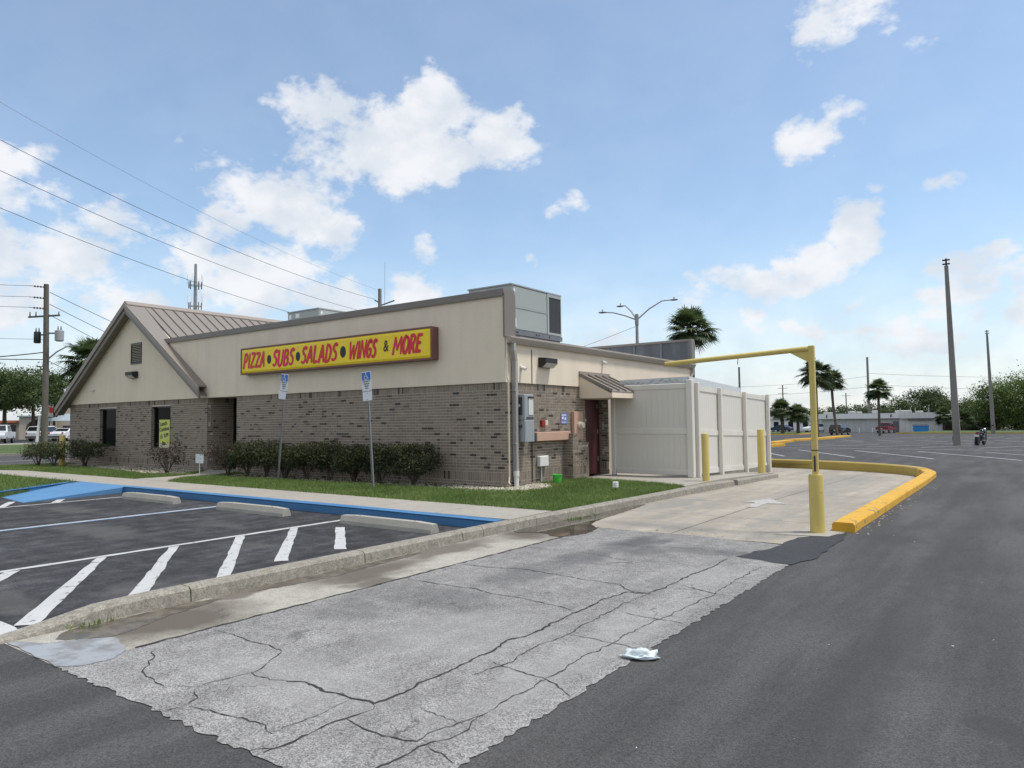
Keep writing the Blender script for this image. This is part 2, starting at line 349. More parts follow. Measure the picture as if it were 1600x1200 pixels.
leaf_mat('light_leaf', [(0, (0.043, 0.072, 0.020)), (.5, (0.123, 0.181, 0.046)), (1, (0.290, 0.362, 0.109))])
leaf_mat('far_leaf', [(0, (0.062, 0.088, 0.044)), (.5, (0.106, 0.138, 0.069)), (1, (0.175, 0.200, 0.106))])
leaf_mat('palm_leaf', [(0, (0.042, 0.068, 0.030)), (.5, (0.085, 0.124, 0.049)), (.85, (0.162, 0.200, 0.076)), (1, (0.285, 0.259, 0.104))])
leaf_mat('palm_seed', [(0, (.13, .11, .03)), (1, (.22, .18, .06))])
leaf_mat('grass', [(0, (0.086, 0.138, 0.031)), (.5, (0.165, 0.241, 0.064)), (.9, (0.238, 0.309, 0.107)), (1, (0.291, 0.274, 0.129))], .6, .35)

# ------------------------------------------------------------------ object helpers
def tag(o, label=None, cat=None, group=None, kind=None):
    if label: o['label'] = label
    if cat: o['category'] = cat
    if group: o['group'] = group
    if kind: o['kind'] = kind
    return o
def empty(name, loc=(0, 0, 0), rz=0, label=None, cat=None, group=None):
    o = bpy.data.objects.new(name, None); col.objects.link(o); o.location = loc; o.rotation_euler = (0, 0, rz)
    o.empty_display_size = .2
    return tag(o, label, cat, group)
def copy_tree(o, parent=None):
    c = o.copy(); col.objects.link(c); c.parent = parent
    for ch in o.children: copy_tree(ch, c)
    return c
class MB:
    def __init__(s): s.v = []; s.f = []; s.tone = []
    def add(s, vs, fs, tone=None):
        b = len(s.v); s.v += [tuple(p) for p in vs]; s.f += [tuple(i+b for i in q) for q in fs]
        if tone is not None: s.tone += [tone]*len(fs)
        return s
    def box(s, x0, x1, y0, y1, z0, z1, tone=None):
        return s.add([(x0, y0, z0), (x1, y0, z0), (x1, y1, z0), (x0, y1, z0), (x0, y0, z1), (x1, y0, z1), (x1, y1, z1), (x0, y1, z1)],
                     [(3, 2, 1, 0), (4, 5, 6, 7), (0, 1, 5, 4), (1, 2, 6, 5), (2, 3, 7, 6), (3, 0, 4, 7)], tone)
    def cham(s, x0, x1, y0, y1, z0, z1, c=.01):
        """box with chamfered edges all round"""
        bm = bmesh.new(); bmesh.ops.create_cube(bm, size=1)
        for v in bm.verts: v.co = ((x0+x1)/2+v.co.x*(x1-x0), (y0+y1)/2+v.co.y*(y1-y0), (z0+z1)/2+v.co.z*(z1-z0))
        bmesh.ops.bevel(bm, geom=bm.edges[:], offset=c, segments=1, affect='EDGES')
        bm.verts.index_update(); s.add([v.co[:] for v in bm.verts], [[v.index for v in f.verts] for f in bm.faces]); bm.free(); return s
    def obar(s, a, b, w, h, up=(0, 0, 1)):
        a, b = Vector(a), Vector(b); d = (b-a).normalized(); u = Vector(up); r = d.cross(u)
        if r.length < 1e-4: r = d.cross(Vector((1, 0, 0)))
        r.normalize(); u = r.cross(d); r *= w/2; u *= h/2
        return s.add([a-r-u, a+r-u, a+r+u, a-r+u, b-r-u, b+r-u, b+r+u, b-r+u], [(0, 1, 2, 3), (7, 6, 5, 4), (0, 4, 5, 1), (1, 5, 6, 2), (2, 6, 7, 3), (3, 7, 4, 0)])
    def tube(s, pts, r, n=8, cap=True):
        pts = [Vector(p) for p in pts]; k = len(pts); rr = r if isinstance(r, (list, tuple)) else [r]*k
        b = len(s.v); pr = None
        for i, p in enumerate(pts):
            d = (pts[min(i+1, k-1)]-pts[max(i-1, 0)]).normalized()
            if pr is None:
                pr = d.cross(Vector((0, 0, 1)));
                if pr.length < 1e-3: pr = d.cross(Vector((0, 1, 0)))
            pr = (pr-d*pr.dot(d)).normalized(); q = d.cross(pr)
            for j in range(n):
                a = 2*math.pi*j/n; s.v.append(tuple(p+(pr*math.cos(a)+q*math.sin(a))*rr[i]))
        for i in range(k-1):
            for j in range(n): s.f.append((b+i*n+j, b+i*n+(j+1) % n, b+(i+1)*n+(j+1) % n, b+(i+1)*n+j))
        if cap: s.f.append(tuple(b+j for j in range(n))[::-1]); s.f.append(tuple(b+(k-1)*n+j for j in range(n)))
        return s
    def prism(s, poly, z0, z1):
        n = len(poly); zz0 = z0 if isinstance(z0, (list, tuple)) else [z0]*n; zz1 = z1 if isinstance(z1, (list, tuple)) else [z1]*n
        vs = [(p[0], p[1], a) for p, a in zip(poly, zz0)]+[(p[0], p[1], a) for p, a in zip(poly, zz1)]
        return s.add(vs, [tuple(range(n))[::-1], tuple(range(n, 2*n))]+[(i, (i+1) % n, n+(i+1) % n, n+i) for i in range(n)])
    def xprism(s, prof, a, b, axis=0):
        """profile in the plane across an axis, extruded from a to b. axis 0: prof=(y,z); axis 1: prof=(x,z)"""
        n = len(prof)
        mk = (lambda t, p: (t, p[0], p[1])) if axis == 0 else (lambda t, p: (p[0], t, p[1]))
        vs = [mk(a, p) for p in prof]+[mk(b, p) for p in prof]
        return s.add(vs, [tuple(range(n)), tuple(range(n, 2*n))[::-1]]+[(i, n+i, n+(i+1) % n, (i+1) % n) for i in range(n)])
    def sheet(s, poly, z):
        zs = z if isinstance(z, (list, tuple)) else [z]*len(poly)
        return s.add([(p[0], p[1], q) for p, q in zip(poly, zs)], [tuple(range(len(poly)))])
    def ball(s, c, r, n=8, m=6, squash=(1, 1, 1)):
        b = len(s.v)
        for i in range(m+1):
            ph = math.pi*i/m
            for j in range(n):
                a = 2*math.pi*j/n; s.v.append((c[0]+r*squash[0]*math.sin(ph)*math.cos(a), c[1]+r*squash[1]*math.sin(ph)*math.sin(a), c[2]+r*squash[2]*math.cos(ph)))
        for i in range(m):
            for j in range(n): s.f.append((b+i*n+j, b+(i+1)*n+j, b+(i+1)*n+(j+1) % n, b+i*n+(j+1) % n))
        return s
    def build(s, name, mat, parent=None, smooth=False, fix=True, tri=False):
        me = bpy.data.meshes.new(name); me.from_pydata(s.v, [], s.f); me.update()
        if fix or tri:
            bm = bmesh.new(); bm.from_mesh(me)
            if tri: bmesh.ops.triangulate(bm, faces=[f for f in bm.faces if len(f.verts) > 4])
            if fix: bmesh.ops.recalc_face_normals(bm, faces=bm.faces)
            bm.to_mesh(me); bm.free()
        me.materials.append(MAT[mat])
        if smooth:
            for p in me.polygons: p.use_smooth = True
            try: me.set_sharp_from_angle(angle=R(40))
            except Exception: pass
        if s.tone and not tri:
            at = me.attributes.new('tone', 'FLOAT', 'FACE'); at.data.foreach_set('value', s.tone)
        o = bpy.data.objects.new(name, me); col.objects.link(o)
        if parent: o.parent = parent
        return o
def quads(name, mat, V, tone, parent=None):
    """V: (n,4,3) array of leaf quads"""
    n = len(V); me = bpy.data.meshes.new(name); me.vertices.add(n*4); me.vertices.foreach_set('co', V.reshape(-1).astype(np.float32))
    me.loops.add(n*4); me.loops.foreach_set('vertex_index', np.arange(n*4, dtype=np.int32))
    me.polygons.add(n); me.polygons.foreach_set('loop_start', np.arange(0, n*4, 4, dtype=np.int32))
    me.update(calc_edges=True); me.validate()
    at = me.attributes.new('tone', 'FLOAT', 'FACE'); at.data.foreach_set('value', np.asarray(tone, np.float32))
    me.materials.append(MAT[mat]); o = bpy.data.objects.new(name, me); col.objects.link(o)
    if parent: o.parent = parent
    return o
def one(mb, name, mat, label, cat, loc=(0, 0, 0), group=None, **k):
    o = mb.build(name, mat, **k); o.location = loc; return tag(o, label, cat, group)
def text_mesh(txt, size, name, mat, parent, M4, bold=0., ext=.001, shear=0., align='CENTER', sx=1.):
    cu = bpy.data.curves.new('t', 'FONT'); cu.body = txt; cu.size = size; cu.align_x = align; cu.align_y = 'CENTER'; cu.offset = bold; cu.extrude = ext; cu.shear = shear
    cu.resolution_u = 3
    ob = bpy.data.objects.new('t', cu); col.objects.link(ob)
    dg = bpy.context.evaluated_depsgraph_get(); me = bpy.data.meshes.new_from_object(ob.evaluated_get(dg))
    bpy.data.objects.remove(ob); bpy.data.curves.remove(cu)
    me.transform(Matrix.Diagonal((sx, 1, 1, 1))); me.transform(M4); me.materials.clear(); me.materials.append(MAT[mat]); me.name = name
    o = bpy.data.objects.new(name, me); col.objects.link(o); o.parent = parent; return o
# text standing on a wall that faces -Y, and on one that faces +X
def on_front(x, y, z): return Matrix(((1, 0, 0, x), (0, 0, -1, y), (0, 1, 0, z), (0, 0, 0, 1)))
def on_side(x, y, z): return Matrix(((0, 0, 1, x), (1, 0, 0, y), (0, 1, 0, z), (0, 0, 0, 1)))

def gz(X, Y):
    """the lot falls gently away from the building"""
    if Y < 20: return 0.
    a = -.008*(min(Y, 60)-20)
    A = a if Y < 95 else a-.81*min(1, (Y-95)/15)
    B = a if Y < 60 else a-.018*(min(Y, 105)-60)
    t = min(1, max(0, (-2-X)/4.)); return A*(1-t)+B*t
GZ = .15
def jag(poly, step=.25, amp=.02, seed=1):
    rnd = random.Random(seed); out = []
    for i, p in enumerate(poly):
        q = poly[(i+1) % len(poly)]; L = math.hypot(q[0]-p[0], q[1]-p[1]); k = max(1, int(L/step))
        for j in range(k):
            t = j/k; out.append((p[0]+(q[0]-p[0])*t+rnd.uniform(-amp, amp), p[1]+(q[1]-p[1])*t+rnd.uniform(-amp, amp)))
    return out
def smooth_poly(poly, it=2):
    for _ in range(it):
        o = []
        for i, p in enumerate(poly):
            q = poly[(i+1) % len(poly)]; o += [(p[0]*.75+q[0]*.25, p[1]*.75+q[1]*.25), (p[0]*.25+q[0]*.75, p[1]*.25+q[1]*.75)]
        poly = o
    return poly

# ================================================================== SETTING
def structure(mb, name, mat, parent=None, **k):
    o = mb.build(name, mat, parent, **k)
    if not parent: o['kind'] = 'structure'
    return o
g = MB(); n = 24
ring = [(1800*math.cos(2*math.pi*i/n), 1800*math.sin(2*math.pi*i/n)) for i in range(n)]
g.sheet(ring, -1.6); structure(g, 'ground', 'far_ground')

# parking lot: gridded sheet that follows the fall of the ground, with the lane around the island cut out
lot = MB()
xs = [-36, -30, -24, -18, -14, -10, -6, -4, -2, 0, 3, 7.3, 12, 20, 35, 60, 90]
ys = [14.2, 17, 20, 30, 40, 50, 60, 70, 80, 88, 95, 103, 110, 125, 145, 170]
for i in range(len(xs)-1):
    for j in range(len(ys)-1):
        q = [(xs[i], ys[j]), (xs[i+1], ys[j]), (xs[i+1], ys[j+1]), (xs[i], ys[j+1])]
        lot.add([(x, y, gz(x, y)) for x, y in q], [(0, 1, 2, 3)])
lot.sheet([(7.0, -10.66), (7.0, -3.6), (7.24, -1.6), (7.24, 14.2), (90, 14.2), (90, -10.66)], 0.)
lot.sheet([(3.1, -10.66), (7.0, -10.66), (7.0, -10.3), (3.1, -10.3)], 0.)
lot.sheet([(-22.8, -60), (90, -60), (90, -10.66), (-22.8, -10.66)], 0.)
lot.sheet([(-36, 11.5), (1.0, 13.6), (4.2, 13.2), (6.4, 11.8), (7.24, 9.8), (7.24, 14.2), (-36, 14.2)], 0.)
asphalt_lot = structure(lot, 'parking_lot', 'asphalt', tri=True)
bay = MB().sheet([(-22.8, -10.66), (3.16, -10.66), (3.16, -4.3), (-22.8, -4.3)], .004)
bay_o = structure(bay, 'parking_bay', 'asphalt_bay')
chip = jag([(4.15, -10.66), (7.24, -10.66), (7.26, -4.6), (6.95, -3.4), (5.8, -3.27), (4.17, -3.34)], .045, .020, 3)
drv = structure(MB().sheet(chip, .005), 'driveway', 'chip_seal', tri=True)
structure(MB().sheet([(3.2, -10.66), (4.17, -10.66), (4.15, -3.32), (3.2, -3.32)], .002), 'gutter_strip', 'concrete_strip')
# drive-through lane: falls away gently behind the fence
lane = MB(); ly = [-3.32, -1.2, 1.0, 3.3, 5.6, 8.0, 10.5, 14.2]
lz = lambda y: .002-.012*max(0, y-1)
for a, b in zip(ly, ly[1:]):
    lane.add([(x, y, lz(y)) for x, y in ((3.3, a+.012), (5.28, a+.012), (5.28, b), (3.3, b))], [(0, 1, 2, 3)])
    lane.add([(x, y, lz(y)) for x, y in ((5.295, a+.012), (7.3, a+.012), (7.3, b), (5.295, b))], [(0, 1, 2, 3)])
lane.add([(x, y, lz(y)) for x, y in ((-6, 8.9), (3.3, 8.9), (3.3, 14.2), (-6, 14.2))], [(0, 1, 2, 3)])
lane_o = structure(lane, 'drive_through_lane', 'concrete_drive')
structure(MB().sheet([(3.2, -3.4), (7.3, -3.4), (7.3, 14.2), (3.2, 14.2)], [-.004, -.004, -.19, -.19]), 'lane_joint_base', 'crack')
pt = MB().sheet(jag([(6.62, -4.5), (6.86, -3.42), (6.86, -2.7), (7.16, -2.3), (7.36, -2.0), (7.42, -2.9), (7.40, -4.2), (7.3, -4.62)], .15, .03, 5), .009)
structure(pt, 'asphalt_patch', 'patch', tri=True)
# road on the far left and the land beyond
structure(MB().sheet([(-38, -60), (-22.8, -60), (-22.8, 90), (-38, 90)], -.02), 'road', 'asphalt')
lw = MB().box(-38.25, -38, -60, 90, -.1, .12); structure(lw, 'road_kerb', 'kerb_concrete')
structure(MB().sheet([(-66, -80), (-38.2, -80), (-38.2, 120), (-66, 120)], .11), 'verge', 'turf')
structure(MB().sheet([(-130, -80), (-66, -80), (-66, 120), (-130, 120)], .04), 'far_lot', 'asphalt')
structure(MB().box(-66.2, -62, 8, 16.2, .1, .14), 'path', 'concrete')
MB().sheet([(-30.6, -60), (-30.45, -60), (-30.45, 90), (-30.6, 90)], -.014).build('painted_line', 'white_line', bpy.data.objects['road'])
# the strip left of the building between road and lawn
structure(MB().prism([(-22.8, -4.4), (-22.8, 14), (-22.1, 14), (-22.1, -4.4)], -.05, .145), 'side_strip', 'turf')

# sidewalk in slabs, walk to the entrance
walk = MB(); x = 3.12
while x > -17.9:
    x1 = max(x-1.52, -18); walk.prism([(x1+.008, -4.16), (x-.008, -4.16), (x-.008, -2.98 if x > -9 or x < -10.6 else -2.98), (x1+.008, -2.98)], -.03, GZ); x = x1
walk.prism([(-18, -4.16), (-18, -2.98), (-22.8, -2.2), (-22.8, -3.5)], -.05, [GZ, GZ, .05, .05])
swk = structure(walk, 'sidewalk', 'concrete')
structure(MB().prism([(-10.62, -2.965), (-8.84, -2.965), (-9.88, -2.0), (-9.75, -1.1), (-10.4, -.02), (-10.42, 1.58), (-12.03, 1.58), (-12.05, -.02), (-10.75, -1.2), (-10.52, -2.0)], -.03, GZ+.002), 'entrance_walk', 'concrete')

# lawns (soil sheet) with blades on top
lawns = {'front': [(-8.7, -2.965), (3.04, -2.965), (3.10, -2.5), (3.27, 1.0), (3.28, 2.1), (.02, 3.0), (.02, -.02), (-10.38, -.02), (-9.7, -1.1), (-9.8, -2.0)],
         'west': [(-22.1, -2.95), (-18, -2.965), (-10.66, -2.965), (-10.56, -2.0), (-10.8, -1.2), (-12.07, -.02), (-22.1, -.02)]}
for k, p in lawns.items(): structure(MB().prism(p, -.03, GZ-.012), 'lawn', 'turf', tri=True)
isl_poly = [(-9.75, -6.35), (-11.2, -4.5), (-11.2, -4.19), (-22.5, -4.19), (-22.5, -10.4), (-8.7, -10.4)]
structure(MB().prism(isl_poly, -.03, .12), 'lawn', 'turf', tri=True)
# planting bed of mulch under the hedge
structure(MB().prism(smooth_poly([(-10.1, -.02), (-9.6, -1.1), (-8.8, -1.45), (-6, -1.2), (-3.4, -1.1), (-1.6, -1.0), (.2, -.9), (.9, -.5), (1.0, .4), (.45, 1.2), (.02, 1.2), (.02, -.02)], 1), -.03, GZ-.006), 'planting_bed', 'soil', tri=True)
structure(MB().prism(smooth_poly([(-21.8, -.02), (-21.6, -1.5), (-19, -1.35), (-15, -1.5), (-12.4, -1.95), (-11.2, -1.4), (-12.1, -.02)], 1), -.03, GZ-.005), 'planting_bed', 'soil', tri=True)
# concrete pad at the back door and under the enclosure
structure(MB().prism([(.02, 3.02), (2.2, 2.55), (3.275, 2.15), (3.31, 4.4), (.02, 4.4)], -.03, GZ), 'door_pad', 'concrete')
structure(MB().prism([(.02, 4.405), (3.31, 4.405), (3.36, 8.5), (.02, 8.5)], -.2, [GZ, GZ, .035, .035]), 'enclosure_pad', 'concrete')

# long concrete kerb in cast lengths: tapered nose at the near end, falls with the lane at the far end
kx = lambda y: 3.20 if y < -4 else 3.20+(y+4)/5*.24 if y < 1 else 3.44+(y-1)/7.3*.10
def kerb_run(name, ysl, mat='kerb_concrete'):
    root = empty(name, (3.2, -2, 0)); root['kind'] = 'structure'; rnd = random.Random(4)
    for a, b in zip(ysl, ysl[1:]):
        mb = MB(); seg = [a+.006+(b-a-.012)*i/4 for i in range(5)]
        for i, y in enumerate(seg):
            top = (.135 if y > -9.9 else max(.012, .135*(y+10.75)/.85)) - (0 if y < 3 else .022*(y-3)); x0 = kx(y); z0 = -.03-(0 if y < 3 else .012*(y-1))
            w_ = .17; c = min(.028, top*.45)
            pr = [(x0-w_, z0), (x0+.02, z0), (x0+.004, top-c), (x0-c, top), (x0-w_+.012, top+.002), (x0-w_, top-.012)]
            mb.v += [(px-3.2, y+2, pz) for px, pz in pr]
            if i:
                o = (i-1)*6; mb.f += [(o+j, o+(j+1) % 6, o+6+(j+1) % 6, o+6+j) for j in range(6)]
        mb.f += [tuple(range(6))[::-1], tuple(24+j for j in range(6))]
        mb.build('kerb_stone', mat, root)
    return root
kerb_run('kerb', [-10.75, -9.2, -7.1, -5.35, -4.9, -3.6, -1.9, -.55, .25, 1.75, 3.3, 4.75])
kerb_run('kerb', [4.98, 6.6, 8.35])

# blue kerb of the accessible bays, with the ramp
def run_kerb(name, path, wid, z0, z1, mat, parent=None, cham=.025, seglen=None, gaps=.004, close=False):
    """kerb along a path given on its outer face; the width goes to the left of the travel direction"""
    root = empty(name, (path[0][0], path[0][1], 0)); root['kind'] = 'structure'
    P = [Vector((*p, 0)) for p in path]; n = len(P); N = []
    for i in range(n):
        dd = Vector((0, 0, 0))
        if i: dd += (P[i]-P[i-1]).normalized()
        if i < n-1: dd += (P[i+1]-P[i]).normalized()
        dd.normalize(); N.append(Vector((-dd.y, dd.x, 0)))
    step = seglen or 9999; mb = MB(); cnt = 0; acc = 0; o0 = P[0]
    def sect(i, sh=0):
        p = P[i]-o0; m = N[i]; za = z0[i] if isinstance(z0, list) else z0; zb = z1[i] if isinstance(z1, list) else z1; c = min(cham, (zb-za)*.4)
        return [p+Vector((0, 0, za)), p+m*.004+Vector((0, 0, zb-c)), p+m*c+Vector((0, 0, zb)), p+m*(wid-c)+Vector((0, 0, zb)), p+m*wid+Vector((0, 0, zb-c)), p+m*wid+Vector((0, 0, za))]
    for i in range(n):
        mb.v += [tuple(q) for q in sect(i)]
        if i:
            o = (i-1)*6; mb.f += [(o+j, o+(j+1) % 6, o+6+(j+1) % 6, o+6+j) for j in range(6)]
    mb.f += [tuple(range(6))[::-1], tuple((n-1)*6+j for j in range(6))]
    mb.build('kerb_stone', mat, root, smooth=False); return root
for a, b in [(3.0, -.2), (-.21, -3.3), (-3.31, -6.4), (-6.41, -8.3)]:
    k = run_kerb('blue_kerb', [(a, -4.36), (b, -4.36)], -.19, -.03, [GZ+.004 if a < 2.9 else .14, GZ+.004], 'blue_paint')
run_kerb('blue_kerb', [(-11.35, -4.22), (-11.15, -4.5), (-9.75, -6.4), (-8.75, -10.4)], -.17, -.03, .14, 'blue_paint')
structure(MB().prism([(-9.72, -6.42), (-7.92, -6.62), (-8.30, -4.38), (-8.30, -4.165), (-11.0, -4.165), (-11.10, -4.5)], -.03, [.010, .010, .135, .152, .152, .12]), 'kerb_ramp', 'blue_ramp')

# yellow kerb around the drive-through island
yk = [(7.42, -1.86), (7.42, 2.8), (7.41, 8.6), (7.28, 10.0), (6.85, 11.2), (6.0, 12.2), (4.6, 13.1), (2.6, 13.75), (0, 14.1), (-4, 14.4)]
def densify(p, k=5):
    out = []
    for i in range(len(p)-1):
        P0, P1, P2, P3 = [Vector((*p[max(0, min(len(p)-1, i+j))], 0)) for j in (-1, 0, 1, 2)]
        for q in range(k):
            t = q/k; v = .5*((2*P1)+(P2-P0)*t+(2*P0-5*P1+4*P2-P3)*t*t+(3*P1-P0-3*P2+P3)*t**3); out.append((v.x, v.y))
    return out+[p[-1]]
ykd = densify(yk); cut = next(i for i, p in enumerate(ykd) if p[1] > 10.6)
def wob(p, a, s): r = random.Random(s); return [(x+r.uniform(-a, a), y+r.uniform(-a, a)) for x, y in p]
pa = wob(ykd[:cut+1], .008, 2)
run_kerb('yellow_kerb', pa, .30, [-.03-.012*max(0, y) for x, y in pa], .132, 'yellow_kerb', cham=.03)
pb = ykd[cut:]
run_kerb('yellow_kerb', [(x+.004, y+.004) for x, y in pb], .26, -.2, .145, 'yellow_kerb_dull', cham=.03)  # darker, duller yellow from the bend onward

# painted lines
def pline(pts, z, mat, parent, name='painted_line', j=.012, step=.2, seed=1):
    return MB().sheet(jag(pts, step, j, seed), z).build(name, mat, parent, tri=True)
pline([(.10, -10.1), (.21, -10.1), (.21, -4.75), (.10, -4.75)], .010, 'white_line', bay_o, seed=1)
for i, q in enumerate([[(2.74, -10.46), (2.90, -10.30), (.24, -8.58), (.22, -8.72)], [(2.66, -9.55), (2.74, -9.36), (.24, -7.66), (.22, -7.82)], [(2.60, -8.62), (2.66, -8.44), (.24, -6.68), (.22, -6.84)],
                       [(2.25, -7.66), (2.36, -7.50), (.24, -5.76), (.22, -5.92)], [(2.22, -6.74), (2.36, -6.62), (.84, -5.34), (.70, -5.44)], [(1.6, -10.75), (1.8, -10.6), (.24, -9.5), (.22, -9.68)]]):
    c0, c1 = ((q[0][0]+q[1][0])/2, (q[0][1]+q[1][1])/2), ((q[2][0]+q[3][0])/2, (q[2][1]+q[3][1])/2)
    q = [(c[0]+(p[0]-c[0])*.8, c[1]+(p[1]-c[1])*.8) for p, c in zip(q, (c0, c0, c1, c1))]
    pline(q, .010, 'white_line', bay_o, seed=10+i, j=.009)
pline([(2.2, -10.66), (3.08, -10.66), (3.06, -10.5), (2.8, -10.44), (2.3, -10.48)], .010, 'white_line', bay_o, seed=30)
pline([(-3.62, -10.3), (-3.55, -10.3), (-3.55, -4.7), (-3.62, -4.7)], .010, 'white_line', bay_o, seed=31)
pline([(-3.545, -10.3), (-3.46, -10.3), (-3.46, -4.7), (-3.545, -4.7)], .010, 'blue_line', bay_o, seed=32)
pline([(-7.28, -10.3), (-7.18, -10.3), (-7.18, -4.8), (-7.28, -4.8)], .010, 'white_line', bay_o, seed=33)
for i, q in enumerate([[(-7.29, -7.32), (-7.29, -7.16), (-8.3, -6.62), (-8.4, -6.72)], [(-7.29, -6.32), (-7.29, -6.16), (-7.92, -5.8), (-7.92, -5.98)], [(-7.29, -8.42), (-7.29, -8.26), (-8.6, -7.5), (-8.6, -7.66)]]):
    pline(q, .010, 'white_line', bay_o, seed=40+i)
ar = [(4.86, 1.05), (5.2, 1.05), (5.2, .72), (5.62, 1.25), (5.2, 1.8), (5.2, 1.45), (4.86, 1.45)]
pline([(5.2, .3), (5.4, .3), (5.38, 1.0), (5.72, 1.05), (5.2, 1.85), (4.85, 1.1), (5.15, 1.05)], .008, 'drive_arrow', lane_o, seed=50)
rl = random.Random(9)
def lotline(a, b, wd=.14):
    a, b = Vector(a), Vector(b); d_ = (b-a).normalized(); m = Vector((-d_.y, d_.x))*wd/2; mb = MB(); K = 6; vs = []
    for i in range(K+1):
        p = a+(b-a)*i/K
        for s in (-1, 1): vs.append((p.x+m.x*s, p.y+m.y*s, gz(p.x, p.y)+.008))
    mb.add(vs, [(2*i, 2*i+1, 2*i+3, 2*i+2) for i in range(K)]); mb.build('painted_line', 'faded_line', asphalt_lot)
for i in range(-1, 14): lotline((-.45+2.75*i, 26.4), (3.7+2.75*i, 18.6))
for i in range(-1, 14): lotline((-1.0+2.75*i, 32.8), (1.5+2.75*i, 38.8))
for i in range(-1, 14): lotline((-.9+2.75*i, 53.0), (1.9+2.75*i, 46.8))
for i in range(0, 14): lotline((-.5+2.75*i, 60.5), (2.0+2.75*i, 67))
lotline((-2.7, 29.6), (38, 29.6)); lotline((-1, 42.8), (40, 42.8))

# cracks in the old driveway, filled with dark dirt
CR = [([(5.66,-9.96),(5.74,-9.9),(5.96,-9.93),(6.11,-9.93),(6.28,-9.89),(6.36,-9.89),(6.37,-9.73),(6.38,-9.6),(6.34,-9.52),(6.35,-9.34),(6.37,-9.15),(6.35,-8.78),(6.31,-8.51),(6.37,-8.32),(6.33,-7.97),(6.35,-7.58),(6.32,-7.12),(6.34,-6.75),(6.56,-6.65),(6.58,-6.14),(6.59,-5.39),(6.6,-4.7)], .020),
 ([(6.36,-9.89),(6.41,-9.96),(6.41,-10.13),(6.39,-10.23),(6.4,-10.36),(6.38,-10.62)], .015), ([(6.41,-10.13),(6.58,-10.16),(6.71,-10.16),(6.84,-10.14),(6.92,-10.11),(6.9,-10.01),(6.93,-9.86),(6.97,-9.64)], .011),
 ([(6.92,-10.11),(7.05,-10.12),(7.2,-10.15)], .011), ([(6.94,-10.6),(6.96,-10.25),(6.97,-10.11),(7.01,-9.9),(6.98,-9.64)], .012),
 ([(4.2,-6.57),(4.59,-6.52),(4.88,-6.42),(5.37,-6.42),(5.79,-6.48),(6.15,-6.49),(6.38,-6.67),(6.56,-6.65)], .014), ([(4.2,-7.46),(4.36,-7.45),(4.75,-7.41),(5.08,-7.39),(5.32,-7.46),(5.67,-7.43),(5.91,-7.45),(6.14,-7.51),(6.34,-7.56)], .012),
 ([(6.54,-9.22),(6.57,-9.02),(6.6,-8.84),(6.54,-8.51),(6.58,-8.14),(6.54,-7.83),(6.55,-7.44),(6.54,-6.98),(6.56,-6.65)], .010), ([(6.45,-8.94),(6.7,-8.99),(6.95,-9.02),(7.08,-9.1),(7.23,-9.17)], .010),
 ([(6.58,-8.14),(6.8,-8.15),(7.0,-8.16),(7.24,-8.17)], .008), ([(6.62,-7.35),(6.84,-7.39),(7.05,-7.39),(7.24,-7.43)], .010), ([(6.96,-9.6),(6.96,-8.91),(6.94,-8.55),(6.97,-8.15),(6.97,-7.62),(7.01,-7.14),(7.05,-6.58),(7.04,-5.6),(7.02,-4.9)], .010),
 ([(6.19,-10.5),(6.22,-10.2),(6.22,-10.05),(6.19,-9.95)], .007), ([(6.58,-6.14),(6.94,-6.3),(7.25,-6.35)], .012), ([(6.62,-9.77),(6.76,-9.79),(6.91,-9.81)], .007),
 ([(4.34,-10.12),(4.45,-10.18),(4.6,-10.3),(4.68,-10.39),(4.8,-10.42),(4.97,-10.44),(5.07,-10.45)], .012), ([(4.2,-9.58),(4.44,-9.58),(4.77,-9.58),(4.95,-9.57),(5.12,-9.6),(5.19,-9.68),(5.27,-9.84),(5.33,-9.98),(5.29,-10.12),(5.27,-10.25),(5.27,-10.34),(5.15,-10.37)], .010),
 ([(5.33,-9.98),(5.55,-10.0),(5.66,-9.95)], .011), ([(5.29,-10.35),(5.43,-10.42),(5.47,-10.55),(5.46,-10.66)], .011), ([(5.51,-10.51),(5.72,-10.47),(5.92,-10.44),(6.1,-10.43),(6.24,-10.45)], .010), ([(5.42,-10.19),(5.47,-10.28),(5.48,-10.34)], .007),
 ([(6.3,-10.66),(6.36,-10.57),(6.37,-10.45)], .012), ([(4.2,-5.3),(4.9,-5.2),(5.6,-5.35),(6.2,-5.2),(6.58,-5.3)], .007), ([(4.6,-4.3),(5.4,-4.45),(6.1,-4.2),(6.6,-4.4)], .006)]
